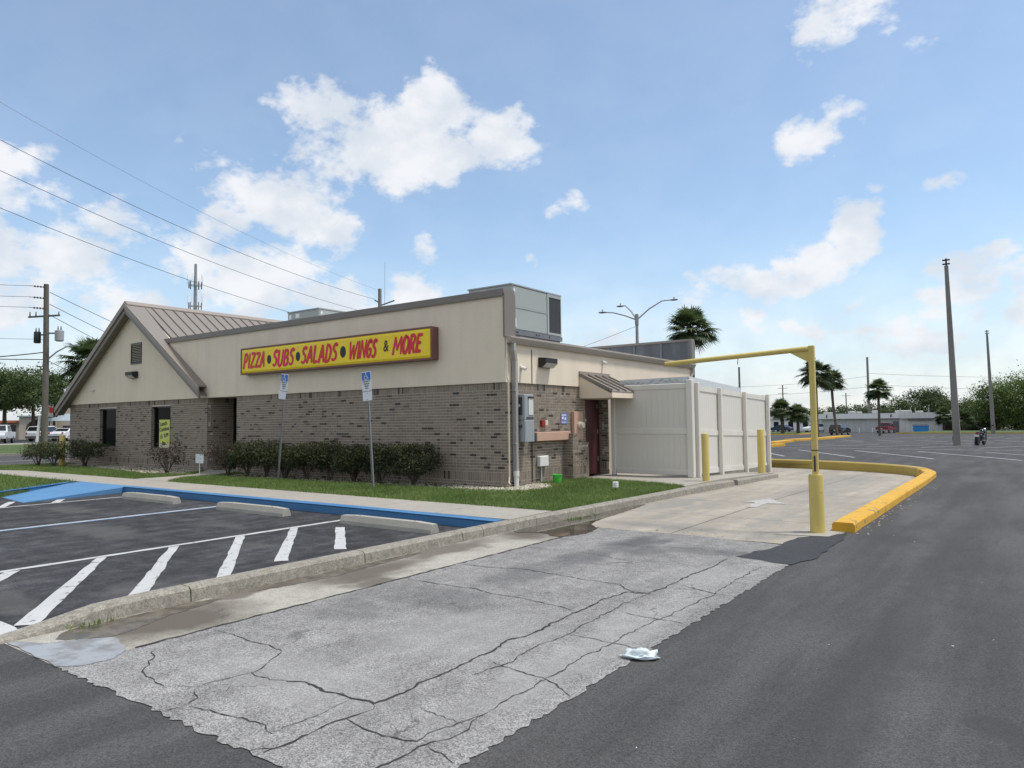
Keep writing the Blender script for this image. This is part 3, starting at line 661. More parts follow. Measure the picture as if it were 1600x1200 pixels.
for ci, (pts, wd) in enumerate(CR):
    rnd = random.Random(100+ci); P = []
    for a, b in zip(pts, pts[1:]):
        L = math.hypot(b[0]-a[0], b[1]-a[1]); k = max(2, int(L/.035))
        for j in range(k):
            t = j/k; P.append(Vector((a[0]+(b[0]-a[0])*t, a[1]+(b[1]-a[1])*t)))
    P.append(Vector(pts[-1])); ox = oy = 0; Q = []
    for i, p in enumerate(P):
        ox = ox*.75+rnd.uniform(-.014, .014); oy = oy*.75+rnd.uniform(-.014, .014); Q.append(p+Vector((ox, oy)))
    mb = MB(); vs = []
    for i, p in enumerate(Q):
        d_ = (Q[min(i+1, len(Q)-1)]-Q[max(i-1, 0)]); d_ = d_.normalized() if d_.length > 1e-6 else Vector((1, 0)); m = Vector((-d_.y, d_.x))
        e = min(1, (i+1)/6, (len(Q)-i)/6); hw = wd*.5*(.3+.9*rnd.random())*(.35+.65*e)
        vs += [(p.x+m.x*hw, p.y+m.y*hw, .0085), (p.x-m.x*hw*rnd.uniform(.6, 1.2), p.y-m.y*hw, .0085)]
    mb.add(vs, [(2*i, 2*i+1, 2*i+3, 2*i+2) for i in range(len(Q)-1)]); mb.build('crack', 'crack', drv)
# long joint between the concrete gutter and the driveway
mb = MB(); rnd = random.Random(5); vs = []
for i in range(90):
    y = -10.16+i*.077; xx = 4.16+rnd.uniform(-.012, .012); h = rnd.uniform(.006, .016); vs += [(xx-h, y, .0095), (xx+h, y, .0095)]
mb.add(vs, [(2*i, 2*i+1, 2*i+3, 2*i+2) for i in range(89)]); mb.build('crack', 'crack', drv)

# puddles along the kerb
def puddle(poly, z, seed, mat='puddle_water', name='puddle'):
    o = structure(MB().sheet(jag(smooth_poly(poly, 2), .05, .016, seed), z), name, mat, tri=True); return o
structure(MB().sheet(jag([(3.19, -10.64), (3.50, -10.47), (3.62, -10.3), (3.76, -10.12), (3.95, -10.16), (4.17, -10.23), (4.29, -10.38), (4.25, -10.56), (4.13, -10.66), (3.6, -10.66)], .08, .012, 8), .0080), 'wet_patch', 'wet_sky_tint', tri=True)  # wet patch at the kerb nose, sky reflection painted in as pale grey
puddle([(3.24, -10.3), (3.24, -9.9), (3.26, -9.3), (3.32, -8.9), (3.42, -9.2), (3.52, -9.6), (3.66, -9.9), (3.74, -10.1), (3.6, -10.28), (3.46, -10.42)], .0046, 1, 'wet_mud', 'wet_patch')
puddle([(3.25, -4.5), (3.3, -3.3), (3.36, -1.5), (3.42, -.2), (3.52, -.35), (3.62, -1.2), (3.72, -2.2), (3.85, -3.1), (4.2, -3.36), (4.33, -4.0), (4.1, -4.45), (3.7, -4.1)], .0088, 2)
puddle([(3.22, -8.6), (3.24, -7.2), (3.24, -6.2), (3.36, -6.3), (3.42, -7.2), (3.5, -7.9), (3.35, -8.7)], .0046, 3, 'wet_mud', 'wet_patch')

# ================================================================== RESTAURANT
B = empty('restaurant_building', (0, 0, GZ), label='low brick and beige stucco restaurant with brown gabled metal roof', cat='building')
def part(mb, name, mat, parent=B, **k):
    off = Vector((0, 0, 0)); q = parent
    while q: off += q.location; q = q.parent
    mb.v = [(v[0]-off.x, v[1]-off.y, v[2]-off.z) for v in mb.v]
    return mb.build(name, mat, parent, **k)
XL, ZB, ZP, ZR = -22.1, 2.496, 4.54, 3.42
W1, W2 = (-19.5, -18.2), (-15.6, -14.32); WZ = (.85, 2.285); RC = (-12.05, -10.41)
# mortar core of the front wall, with window and entrance openings
core = MB()
for a, b in [(XL, W1[0]), (W1[1], W2[0]), (W2[1], RC[0]), (RC[1], -.004)]: core.box(a, b, .004, .2, 0, ZB)
for a, b in (W1, W2): core.box(a, b, .004, .2, 0, WZ[0]-.07); core.box(a, b, .004, .2, WZ[1], ZB)
core.box(-.2, -.004, .2, 3.5, 0, ZB); core.box(-.2, -.004, 4.76, 10.8, 0, ZB)
core.box(-12.25, -12.058, .2, 1.6, 0, ZB); core.box(-10.40, -10.2, .2, 1.6, 0, ZB)
core.box(-.5, -.2, 4.768, 4.95, 0, 2.3)
part(core, 'mortar_core', 'mortar')
# bricks
CH = .0688; BL = .2032; J = .012; PR = .010
bricks = []                                   # (centre, axis, length, height, tone)
rb = random.Random(21)
def tone():
    r = rb.random()
    return rb.uniform(0, .13) if r < .085 else rb.uniform(.2, 1.0)
def course_run(a, b, z, off, plane, put, h=CH-J):
    x = a-off
    while x < b-.01:
        x0, x1 = max(a, x), min(b, x+BL-J)
        if x1-x0 > .03:
            if rb.random() < .22 and x1-x0 > .15: put(x0, x0+.0905, z, z+h); put(x0+.1025, x1, z, z+h)
            else: put(x0, x1, z, z+h)
        x += BL
def soldier_run(a, b, z, put, h=.2):
    x = a
    while x < b-.02: put(x, min(b, x+CH-J), z, z+h); x += CH
z0 = GZ-.02
rows = [('c', z0), ('c', z0+CH), ('s', z0+2*CH)]
zz = z0+2*CH+.21
for i in range(27): rows.append(('c', zz+i*CH))
rows.append(('s', zz+27*CH)); ZTOP = zz+27*CH+.2
def wall_bricks(spans_at, put):
    for i, (k, z) in enumerate(rows):
        hgt = .2 if k == 's' else CH-J
        for a, b in spans_at(z, z+hgt):
            if k == 's': soldier_run(a, b, z, put, min(hgt, ZB-z))
            else: course_run(a, b, z, (i % 2)*BL/2, None, put)
fr = lambda x0, x1, a, b: bricks.append(((x0, x1), 'F', (a, b), 0., tone()))
def spans_front(a, b):
    out = []; ops = [RC]
    if a < WZ[1]-.01 and b > WZ[0]-.01: ops += [W1, W2]
    x = XL
    for o in sorted(ops): out.append((x, o[0])); x = o[1]+.0
    out.append((x, .0)); return out
wall_bricks(spans_front, fr)
sd_ = lambda y0, y1, a, b: bricks.append(((y0, y1), 'S', (a, b), 0., tone()))
wall_bricks(lambda a, b: [(.012, 3.5)], sd_)
rt = lambda y0, y1, a, b: bricks.append(((y0, y1), 'S', (a, b), -12.05, tone()))      # left return of the entrance
wall_bricks(lambda a, b: [(.012, .92)], rt)
jm = lambda x0, x1, a, b: bricks.append(((x0, x1), 'F', (a, b), 4.76, tone()))        # jamb beside the back door
wall_bricks(lambda a, b: [(-.34, .0)] if b < 2.3 else [], jm)
pf = lambda y0, y1, a, b: bricks.append(((y0, y1), 'S', (a, b), .26, tone()))         # low pier beside the back door
wall_bricks(lambda a, b: ([(2.42, 3.2)] if b < 1.0 else [(2.42, 2.70)] if b < 1.25 else []), pf)
pj = lambda x0, x1, a, b: bricks.append(((x0, x1), 'F', (a, b), 2.41, tone()))
wall_bricks(lambda a, b: ([(.012, .25)] if b < 1.25 else []), pj)
part(MB().box(.0, .25, 2.42, 3.19, 0, 1.0).box(.0, .25, 2.42, 2.69, 1.0, 1.24), 'mortar_core', 'mortar')
for a_, b_, zc_ in ((2.72, 3.2, 1.003), (2.41, 2.71, 1.243)):
    y = a_
    while y < b_-.03:
        part(MB().box(-.0, .275, y, min(b_, y+.06), zc_, zc_+.06, tone=.2+.6*rb.random()), 'cap_brick', 'brick', fix=False); y += CH
CAMP = Vector((9.46, -12.77, 1.6))
def brick_verts(bk):
    (a, b), kind, (z0_, z1_), base, tn = bk
    p = PR*rb.uniform(.75, 1.05)
    if kind == 'F': return (a, b, base-p+.008, base+.03, z0_, z1_)
    return (base-.03, base+p-.008, a, b, z0_, z1_)
geo = [(brick_verts(k), k[4]) for k in bricks]
def dist(gm): v = gm[0]; return (Vector(((v[0]+v[1])/2, (v[2]+v[3])/2, (v[4]+v[5])/2))-CAMP).length
full = [gm for gm in geo if max(gm[0][1]-gm[0][0], gm[0][3]-gm[0][2]) > .17 and gm[0][5]-gm[0][4] < .08]
full.sort(key=dist); near = full[:300]; nid = set(id(q) for q in near)
mb = MB()
for gm in geo:
    if id(gm) not in nid: mb.box(*gm[0], tone=gm[1])
o = part(mb, 'brickwork', 'brick', fix=False); tag(o, kind='stuff')
cache = {}
for v, tn in near:
    side = (v[1]-v[0]) < .08; key = (side, int(tn*9))
    if key not in cache:
        q = MB(); q.box(-.021, .021, -(BL-J)/2, (BL-J)/2, 0, CH-J, tone=key[1]/9+.03) if side else q.box(-(BL-J)/2, (BL-J)/2, -.021, .021, 0, CH-J, tone=key[1]/9+.03)
        oo = q.build('brick', 'brick', B, fix=False); cache[key] = oo.data
    else:
        oo = bpy.data.objects.new('brick', cache[key]); col.objects.link(oo); oo.parent = B
    if side: oo.location = (v[1]-.021, (v[2]+v[3])/2, v[4]-GZ)
    else: oo.location = ((v[0]+v[1])/2, v[2]+.021, v[4]-GZ)

# stucco
GA, GLx, GRx = (-16.95, 6.02), -22.1, -12.05
sl_ = .655
st = MB(); Z0 = ZB+.002
prof = [(XL, Z0), (-.0, Z0), (-.0, ZP-.02), (-14.65, ZP-.02), (-16.95, 6.0), (XL, 6.0-sl_*(16.95-22.1)*-1)]
prof[-1] = (XL, 6.0-sl_*(22.1-16.95))
st.add([(x, -.035, z) for x, z in prof]+[(x, .28, z) for x, z in prof], [tuple(range(6)), tuple(range(6, 12))[::-1]]+[(i, 6+i, 6+(i+1) % 6, (i+1) % 6) for i in range(6)])
part(st, 'front_wall', 'stucco', tri=True)
part(MB().box(-.2, .03, .285, 10.8, Z0, ZR).box(-.2, .03, 3.2, 3.52, 2.22, Z0), 'side_wall', 'stucco')
part(MB().box(XL, XL+.2, .285, 16, 0, 2.6), 'west_wall', 'stucco')
part(MB().box(-12.2, -10.25, .02, 1.6, ZB+.01, ZB+.05), 'entrance_soffit', 'stucco')
# control joints in the stucco: thin recessed-looking beads
for x in (-2.1, -6.5, -10.41): part(MB().box(x-.006, x+.006, -.0385, -.034, Z0, ZP-.12), 'control_joint', 'stucco')
# entrance: dark bronze door set back in the recess
dr = part(MB().box(-12.04, -10.42, 1.5, 1.56, GZ, ZB), 'entrance_door', 'bronze')
part(MB().box(-11.85, -10.6, 1.49, 1.499, GZ+.25, ZB-.25), 'pane', 'window_glass', dr)
part(MB().box(-12.05, -12.0, .93, 1.49, GZ, ZB+.005), 'door_frame', 'bronze')
# windows
for k, (a, b) in enumerate((W1, W2)):
    wf = MB(); y = .10
    wf.box(a, a+.05, y, y+.06, WZ[0]-.02, WZ[1]).box(b-.05, b, y, y+.06, WZ[0]-.02, WZ[1]).box(a+.05, b-.05, y, y+.06, WZ[1]-.05, WZ[1]).box(a+.05, b-.05, y, y+.06, WZ[0]-.02, WZ[0]+.03)
    wf.box(a, b, .0, .0995, WZ[1]-.014, WZ[1]-.001)
    wo_ = part(wf, 'window', 'bronze')
    part(MB().box(a+.04, b-.04, y+.025, y+.035, WZ[0]+.02, WZ[1]-.04), 'pane', 'window_glass', wo_)
    x = a; 
    while x < b-.03:
        part(MB().box(x, min(b, x+.06), -.03, .1, WZ[0]-.085, WZ[0]-.022, tone=.2+.6*rb.random()), 'sill_brick', 'brick', fix=False); x += CH
    for s_, jx in ((0, a), (1, b)):   # brick reveals
        q = MB()
        for i in range(20):
            z = WZ[0]+i*.072
            if z+.06 < WZ[1]: q.box(jx-.004 if s_ == 0 else jx-.004, jx+.004, .0, .1, z, z+.058, tone=tone())
        o = part(q, 'window_reveal', 'brick', fix=False)
# gable louvre vent
vt = part(MB().box(-17.05, -17.0, -.06, -.0355, 3.86, 4.63).box(-16.33, -16.28, -.06, -.0355, 3.86, 4.63).box(-17.0, -16.33, -.06, -.0355, 4.58, 4.63).box(-17.0, -16.33, -.06, -.0355, 3.86, 3.91), 'gable_vent', 'bronze')
for i in range(11): part(MB().obar((-17.0, -.045, 3.94+i*.06), (-16.33, -.045, 3.94+i*.06), .045, .012, up=(0, -.7, .7)), 'louvre', 'black', vt)

# gabled metal roof running back
rz = lambda x: 6.10-sl_*abs(x+16.95)
roof = MB(); ya, yb = -.34, 16.
for s_, xe in ((-1, -22.55), (1, -13.0)):
    ym = ya if s_ < 0 else .29
    t_ = .05
    roof.add([(-16.95, ym, 6.10), (xe, ym, rz(xe)), (xe, yb, rz(xe)), (-16.95, yb, 6.10), (-16.95, ym, 6.10-t_), (xe, ym, rz(xe)-t_), (xe, yb, rz(xe)-t_), (-16.95, yb, 6.10-t_)],
             [(0, 1, 2, 3), (7, 6, 5, 4), (0, 4, 5, 1), (1, 5, 6, 2), (2, 6, 7, 3)])
# strip of roof ahead of the stucco on the right rake
xe = -12.05
roof.add([(-16.95, ya, 6.10), (xe, ya, rz(xe)), (xe, .0, rz(xe)), (-16.95, .29, 6.10), (-16.95, ya, 6.05), (xe, ya, rz(xe)-.05), (xe, .0, rz(xe)-.05), (-16.95, .29, 6.05)], [(0, 1, 2, 3), (7, 6, 5, 4), (0, 4, 5, 1), (1, 5, 6, 2)])
rf = part(roof, 'roof', 'roof_metal')
for i in range(38):
    y = .55+i*.405
    part(MB().obar((-16.9, y, rz(-16.9)+.02), (-13.1, y, rz(-13.1)+.02), .025, .045), 'roof_seam', 'trim_brown', rf)
part(MB().xprism([(-17.13, 6.0), (-16.95, 6.14), (-16.77, 6.0), (-16.77, 6.03), (-16.95, 6.17), (-17.13, 6.03)], ya-.01, yb, axis=1), 'ridge_cap', 'trim_fascia', rf)
# rake boards: double stepped fascia
for s_, xe in ((-1, -22.62), (1, -11.98)):
    for (yo, dz, hh, mt) in ((ya-.05, -.02, .20, 'trim_fascia'), (ya-.0, -.20, .20, 'trim_brown')):
        part(MB().add([(-16.95, yo, 6.12+dz), (xe, yo, rz(xe)+.02+dz), (xe, yo, rz(xe)+.02+dz-hh), (-16.95, yo, 6.12+dz-hh),
                       (-16.95, yo+.06, 6.12+dz), (xe, yo+.06, rz(xe)+.02+dz), (xe, yo+.06, rz(xe)+.02+dz-hh), (-16.95, yo+.06, 6.12+dz-hh)],
                      [(0, 1, 2, 3), (7, 6, 5, 4), (0, 4, 5, 1), (1, 5, 6, 2), (2, 6, 7, 3), (3, 7, 4, 0)]), 'rake_board', mt)
    part(MB().add([(-16.95, ya+.06, 5.80), (xe, ya+.06, rz(xe)-.30), (xe, -.036, rz(xe)-.30), (-16.95, -.036, 5.80), (-16.95, ya+.06, 5.83), (xe, ya+.06, rz(xe)-.27), (xe, -.036, rz(xe)-.27), (-16.95, -.036, 5.83)],
                  [(0, 1, 2, 3), (7, 6, 5, 4), (0, 4, 5, 1), (1, 5, 6, 2), (2, 6, 7, 3), (3, 7, 4, 0)]), 'rake_soffit', 'trim_brown')
# flat roof, parapet coping, end flashing
part(MB().box(-14, .02, .29, 10.8, ZR-.25, ZR-.02), 'flat_roof', 'roof_white')
part(MB().box(-14.66, .02, -.075, .33, ZP-.03, ZP+.07).box(-14.66, .02, -.09, -.0755, ZP-.09, ZP+.07), 'parapet_coping', 'trim_brown')
part(MB().box(.001, .05, -.09, .33, ZR+.10, ZP-.031), 'parapet_end_flashing', 'trim_brown')
part(MB().box(-14.2, -.2, .281, .30, ZR, ZP-.04), 'parapet_back', 'panel_dark')
# side gutter and downspout
part(MB().xprism([(.031, ZR-.04), (.10, ZR-.04), (.14, ZR+.02), (.17, ZR+.08), (.17, ZR+.11), (.031, ZR+.11)], -.02, 10.9, axis=1), 'gutter', 'gutter')
part(MB().box(-.3, .16, .34, 10.9, ZR+.112, ZR+.125), 'drip_edge', 'trim_fascia')
ds = MB().obar((.11, .14, ZR-.04), (.11, .14, 3.2), .085, .11, up=(1, 0, 0)).obar((.11, .14, 3.22), (.075, .24, 3.0), .085, .11, up=(1, 0, 0)).obar((.075, .24, 3.02), (.075, .24, .46), .085, .11, up=(1, 0, 0))
dso = part(ds, 'downspout', 'downspout')
part(MB().tube([(.085, .24, .5), (.085, .24, .38), (.085, .24, .37), (.085, .24, .13)], [.07, .07, .058, .058], 12), 'drain_pipe', 'white_plastic', dso, smooth=True)
for z in (1.1, 2.3): part(MB().box(.012, .125, .17, .31, z, z+.03), 'strap', 'downspout', dso)
part(MB().tube([(.03, -.012, 3.55), (.04, -.01, 2.6), (.05, .03, 2.52), (.05, .03, .38), (.07, -.02, .26), (.16, -.08, .23)], .016, 6), 'condensate_pipe', 'cream_plastic')
part(MB().tube([(.05, .40, 1.55), (.05, .34, 1.45), (.04, .34, .36), (.06, .3, .3)], .011, 6), 'conduit', 'white_plastic')
part(MB().tube([(.02, .98, 1.14), (.02, .98, .2)], .012, 6), 'conduit', 'dark_grey')
part(MB().tube([(.035, .98, 3.30), (.035, .985, 2.9), (.035, .985, 2.5)], .012, 6), 'conduit', 'dark_grey')
# rear parapet seen from behind
rp = part(MB().box(-14, .0, 10.82, 11.0, ZR-.3, 4.34), 'rear_parapet', 'panel_dark')
for i in range(12): part(MB().box(-.04-i*1.05-.035, -.04-i*1.05+.035, 10.795, 10.819, ZR-.2, 4.33), 'parapet_rib', 'steel_grey')
part(MB().box(-14.02, .06, 10.78, 11.06, 4.342, 4.42).box(.001, .075, 10.78, 11.06, ZR+.05, 4.341), 'parapet_cap', 'trim_brown')
part(MB().tube([(.1, 10.75, ZR-.04), (.1, 10.75, 3.2), (.06, 10.6, 3.0), (.06, 10.6, .3)], .045, 8), 'downspout', 'downspout')

# back door with awning
dr = part(MB().box(-.36, -.30, 3.62, 4.70, GZ, 2.2), 'back_door', 'door_red')
part(MB().ball((-.285, 4.02, 1.62), .03, 8, 6, (.5, 1, 1.4)), 'peephole', 'chrome', dr)
for z in (.5, 1.25, 1.95): part(MB().box(-.305, -.285, 4.64, 4.69, z, z+.12), 'hinge', 'galvanised', dr)
part(MB().box(-.302, -.28, 3.72, 3.76, 1.0, 1.22), 'door_handle', 'galvanised', dr)
part(MB().box(-.37, -.29, 3.5, 3.618, GZ, 2.26).box(-.37, -.29, 4.702, 4.758, GZ, 2.26).box(-.37, -.29, 3.618, 4.702, 2.202, 2.26), 'door_frame', 'door_red')
aw = MB(); yA, yB = 3.16, 4.74
aw.add([(.031, yA, 2.82), (.98, yA, 2.36), (.98, yB, 2.36), (.031, yB, 2.82), (.031, yA, 2.78), (.98, yA, 2.32), (.98, yB, 2.32), (.031, yB, 2.78)], [(0, 1, 2, 3), (7, 6, 5, 4), (0, 4, 5, 1), (1, 5, 6, 2), (2, 6, 7, 3), (3, 7, 4, 0)])
awo = part(aw, 'awning', 'roof_metal')
for i in range(5):
    y = yA+.02+i*(yB-yA-.04)/4; part(MB().obar((.04, y, 2.835), (.985, y, 2.375), .03, .045), 'awning_seam', 'trim_brown', awo)
part(MB().box(.0305, .07, yA-.02, yB+.02, 2.80, 2.90), 'awning_flashing', 'trim_fascia', awo)
ck = MB(); ck.xprism([(.031, 2.19), (.95, 2.19), (.95, 2.30), (.031, 2.77)], yA+.02, yA+.07, axis=1); part(ck, 'awning_cheek', 'stucco', awo)
ck = MB(); ck.xprism([(.031, 2.19), (.95, 2.19), (.95, 2.30), (.031, 2.77)], yB-.07, yB-.02, axis=1); part(ck, 'awning_cheek', 'stucco', awo)
part(MB().box(.951, .985, yA+.01, yB-.01, 2.19, 2.318), 'awning_fascia', 'stucco', awo)
part(MB().box(-.30, .949, yA+.071, yB-.071, 2.195, 2.215), 'awning_soffit', 'stucco', awo)

# ================================================================== SIGN
SX0, SX1, SZ0, SZ1 = -9.80, -1.98, 3.12, 3.91
S = empty('shop_sign', (-5.85, -.04, SZ0), label='long yellow sign reading PIZZA SUBS SALADS WINGS & MORE on the stucco', cat='sign')
sp = lambda mb, name, mat, parent=S, **k: part(mb, name, mat, parent, **k)
cb = MB().box(SX0, SX1, -.24, -.037, SZ0, SZ1); sp(cb, 'cabinet', 'sign_brown')
fr_ = MB()
fr_.box(SX0, SX1, -.275, -.2402, SZ1-.04, SZ1+.005).box(SX0, SX1, -.275, -.2402, SZ0-.005, SZ0+.04).box(SX0, SX0+.05, -.275, -.2402, SZ0+.041, SZ1-.041).box(SX1-.05, SX1, -.275, -.2402, SZ0+.041, SZ1-.041)
sp(fr_, 'retainer_frame', 'sign_brown')
# pan-formed plastic face: raised centre with sloped border
fc = MB(); a0, a1, b0, b1 = SX0+.052, SX1-.052, SZ0+.043, SZ1-.043; i_ = .055
fc.add([(a0, -.262, b0), (a1, -.262, b0), (a1, -.262, b1), (a0, -.262, b1), (a0+i_, -.285, b0+i_), (a1-i_, -.285, b0+i_), (a1-i_, -.285, b1-i_), (a0+i_, -.285, b1-i_)],
       [(4, 5, 6, 7), (0, 1, 5, 4), (1, 2, 6, 5), (2, 3, 7, 6), (3, 0, 4, 7)])
sp(fc, 'sign_face', 'sign_yellow', fix=False)
# brush-style capitals drawn as tapered strokes: unit box 1 wide, 1 high
GL = {'P': [[(.18, 0), (.22, 1)], [(.2, .96), (.62, .98), (.86, .78), (.66, .52), (.26, .46)]], 'I': [[(.5, 0), (.5, 1)]],
      'Z': [[(.1, .93), (.9, .95)], [(.88, .92), (.1, .06)], [(.08, .06), (.94, .08)]], 'A': [[(.04, 0), (.5, 1)], [(.5, 1), (.92, 0)], [(.24, .34), (.78, .36)]],
      'S': [[(.9, .88), (.62, .98), (.28, .86), (.26, .66), (.55, .53), (.78, .38), (.76, .15), (.45, .02), (.08, .1)]],
      'U': [[(.1, 1), (.1, .3), (.3, .04), (.62, .05), (.84, .3), (.9, 1)]], 'B': [[(.16, 0), (.2, 1)], [(.2, .97), (.66, .95), (.78, .75), (.6, .56), (.24, .53)], [(.5, .54), (.84, .42), (.84, .16), (.55, .03), (.16, .04)]],
      'L': [[(.18, 1), (.14, .04)], [(.12, .05), (.88, .08)]], 'D': [[(.14, 0), (.18, 1)], [(.18, .97), (.6, .92), (.88, .62), (.8, .25), (.5, .04), (.14, .04)]],
      'W': [[(.02, 1), (.2, 0)], [(.2, .02), (.48, .8)], [(.48, .8), (.66, 0)], [(.66, .02), (.98, 1)]], 'N': [[(.1, 0), (.14, 1)], [(.14, .98), (.8, .04)], [(.82, 0), (.9, 1)]],
      'G': [[(.88, .84), (.6, .98), (.24, .8), (.1, .42), (.28, .08), (.62, .04), (.86, .2), (.88, .44)], [(.56, .44), (.96, .46)]],
      'M': [[(.04, 0), (.16, 1)], [(.16, .98), (.46, .25)], [(.46, .25), (.82, 1)], [(.82, .98), (.94, 0)]], 'O': [[(.5, .98), (.18, .8), (.08, .4), (.3, .04), (.62, .04), (.9, .36), (.88, .72), (.68, .93)]],
      'R': [[(.14, 0), (.18, 1)], [(.18, .97), (.62, .97), (.84, .78), (.64, .54), (.24, .5)], [(.46, .5), (.9, 0)]], 'E': [[(.16, 0), (.2, 1)], [(.2, .95), (.9, .97)], [(.18, .52), (.74, .54)], [(.15, .05), (.88, .06)]]}
def catm(p, k=4):
    if len(p) < 3: return [Vector(q) for q in p]
    out = []; P = [Vector(q) for q in p]
    for i in range(len(P)-1):
        a, b, c, e = P[max(i-1, 0)], P[i], P[i+1], P[min(i+2, len(P)-1)]
        for j in range(k):
            t = j/k; out.append(.5*((2*b)+(c-a)*t+(2*a-5*b+4*c-e)*t*t+(3*b-a-3*c+e)*t**3))
    return out+[P[-1]]
def letter(ch, x0, x1, z0_, z1_, mat, sw=.098, shear=.17):
    mb = MB(); k = 0; wdt, hgt = x1-x0, z1_-z0_
    tr = lambda q: Vector((x0+q.x*wdt+(q.y-.5)*hgt*shear, z0_+q.y*hgt))
    for st_ in GL[ch]:
        P = [tr(q) for q in catm(st_)]; n_ = len(P); L, Rr = [], []
        for i, p in enumerate(P):
            d_ = (P[min(i+1, n_-1)]-P[max(i-1, 0)]).normalized(); m = Vector((-d_.y, d_.x)); t = i/(n_-1)
            hw = sw/2*(1.12-.28*t); L.append(p+m*hw); Rr.append(p-m*hw)
        y = -.2905-.0006*k; k += 1
        ed = P[0]-(P[1]-P[0]).normalized()*sw*.32; en = P[-1]+(P[-1]-P[-2]).normalized()*sw*.22
        poly = [ed]+L+[en]+Rr[::-1]
        vs = [(ed.x, y, ed.y)]
        for a, b in zip(L, Rr): vs += [(a.x, y, a.y), (b.x, y, b.y)]
        vs.append((en.x, y, en.y)); fs = [(0, 2, 1)]+[(1+2*i, 2+2*i, 4+2*i, 3+2*i) for i in range(n_-1)]+[(2*n_-1, 2*n_, 2*n_+1)]
        mb.add(vs, fs)
    return mb
def word(txt, x0, x1, zc, hgt):
    wts = {'I': .45, 'W': 1.65, 'M': 1.55, 'L': .85, 'N': 1.25, 'S': .92}; tot = sum(wts.get(c, 1.) for c in txt); gap = .13; u = (x1-x0)/(tot+gap*(len(txt)-1)); x = x0; r_ = random.Random(len(txt)+int(x0*10))
    for c in txt:
        ww = wts.get(c, 1.)*u; dz = r_.uniform(-.012, .012); sc2 = r_.uniform(.96, 1.05)
        o = sp(letter(c, x, x+ww, zc-hgt/2*sc2+dz, zc+hgt/2*sc2+dz, 'sign_red', sw=.064 if c in 'WMN' else .088), 'letter', 'sign_red', fix=False); x += ww+gap*u
ZC = 3.515
word('PIZZA', -9.62, -8.56, ZC, .44); word('SUBS', -8.17, -7.20, ZC, .44); word('SALADS', -6.86, -5.36, ZC, .45)
word('WINGS', -4.88, -3.86, ZC+.01, .44); word('MORE', -3.26, -2.28, ZC+.02, .44)
for x, r_ in ((-8.36, .115), (-7.03, .115), (-5.14, .135)):
    q = MB(); K = 20; q.add([(x+r_*.85*math.cos(6.2832*i/K), -.2895, ZC-.01+r_*1.15*math.sin(6.2832*i/K)) for i in range(K)], [tuple(range(K))]); sp(q, 'dot', 'black', fix=False)
text_mesh('&', .40, 'ampersand', 'black', S, on_front(-3.53+5.85, -.291+.04, ZC+.02-SZ0), bold=.004, shear=.1, sx=.75)

# ================================================================== WALL FITTINGS
def wall_light(loc, face, label):
    r = empty('wall_light', loc, 0 if face == 'F' else R(90), label, 'light', 'wall pack lights')
    MB().xprism([(-.01, -.12), (-.10, -.12), (-.22, -.02), (-.22, .10), (-.01, .12)], -.26, .26, axis=0).build('housing', 'black', r)
    MB().add([(-.23, -.105, -.121), (.23, -.105, -.121), (.23, -.224, -.022), (-.23, -.224, -.022)], [(0, 1, 2, 3)]).build('lens', 'lens', r)
    return r
wall_light((-16.78, -.035, 3.47), 'F', 'black wall light under the louvre vent on the gable')
wall_light((.03, 1.52, 3.02), 'S', 'black wall light on the side wall above the electrical cabinet')
def cam_dome(loc, face, label):
    r = empty('security_camera', loc, 0 if face == 'F' else R(90), label, 'camera', 'security cameras')
    MB().tube([(0, 0, 0), (0, -.04, 0)], .05, 12).build('base', 'white_plastic', r, smooth=True)
    MB().tube([(0, -.03, -.01), (0, -.14, -.05)], [.04, .035], 10).build('barrel', 'white_plastic', r, smooth=True)
cam_dome((-19.95, -.036, 3.04), 'F', 'small white camera low on the left of the gable')
cam_dome((.03, .55, 2.86), 'S', 'small white camera on the side wall beside the downspout')
cam_dome((.03, 4.44, 3.22), 'S', 'small camera on the side wall above the awning')
# electrical cabinet
E_ = empty('electrical_cabinet', (.0, .5, 1.14), label='grey electrical cabinet with meter window beside the downspout', cat='cabinet')
ep = lambda mb, n, m, p=E_, **k: mb.build(n, m, p, **k)
ep(MB().cham(.005, .27, -.16, .20, .50, 1.09, .015), 'upper_box', 'cabinet_grey'); ep(MB().cham(.005, .28, -.16, .21, .0, .495, .015), 'lower_box', 'cabinet_grey')
ep(MB().box(.03, .2, -.17, -.161, .62, 1.02), 'side_panel', 'dark_grey'); ep(MB().box(.06, .15, -.1735, -.171, .80, .86), 'sticker', 'white_plastic')
ep(MB().box(.271, .285, -.02, .16, .62, 1.03), 'meter_cover', 'lens'); ep(MB().box(.271, .30, -.03, .17, 1.0, 1.035), 'meter_hood', 'black')
ep(MB().box(.2705, .276, -.1, .18, .53, .57), 'latch', 'dark_grey'); ep(MB().tube([(.16, -.16, .36), (.16, -.2, .36)], .035, 10), 'conduit_hub', 'dark_grey')
F_ = empty('junction_box', (0, 1.75, 1.14), label='long pink painted junction trough on the brick side wall', cat='box', group='pink painted boxes')
MB().cham(.005, .15, -.76, .76, 0, .21, .008).build('trough', 'pink_box', F_); MB().box(.15, .154, -.74, .74, .015, .195).build('cover', 'pink_box', F_)
MB().box(.006, .15, -.86, -.765, .02, .2).build('end_box', 'dark_grey', F_)
V_ = empty('meter_box', (0, 2.98, 1.12), label='tall pink painted panel with round cream meter beside the back door', cat='box', group='pink painted boxes')
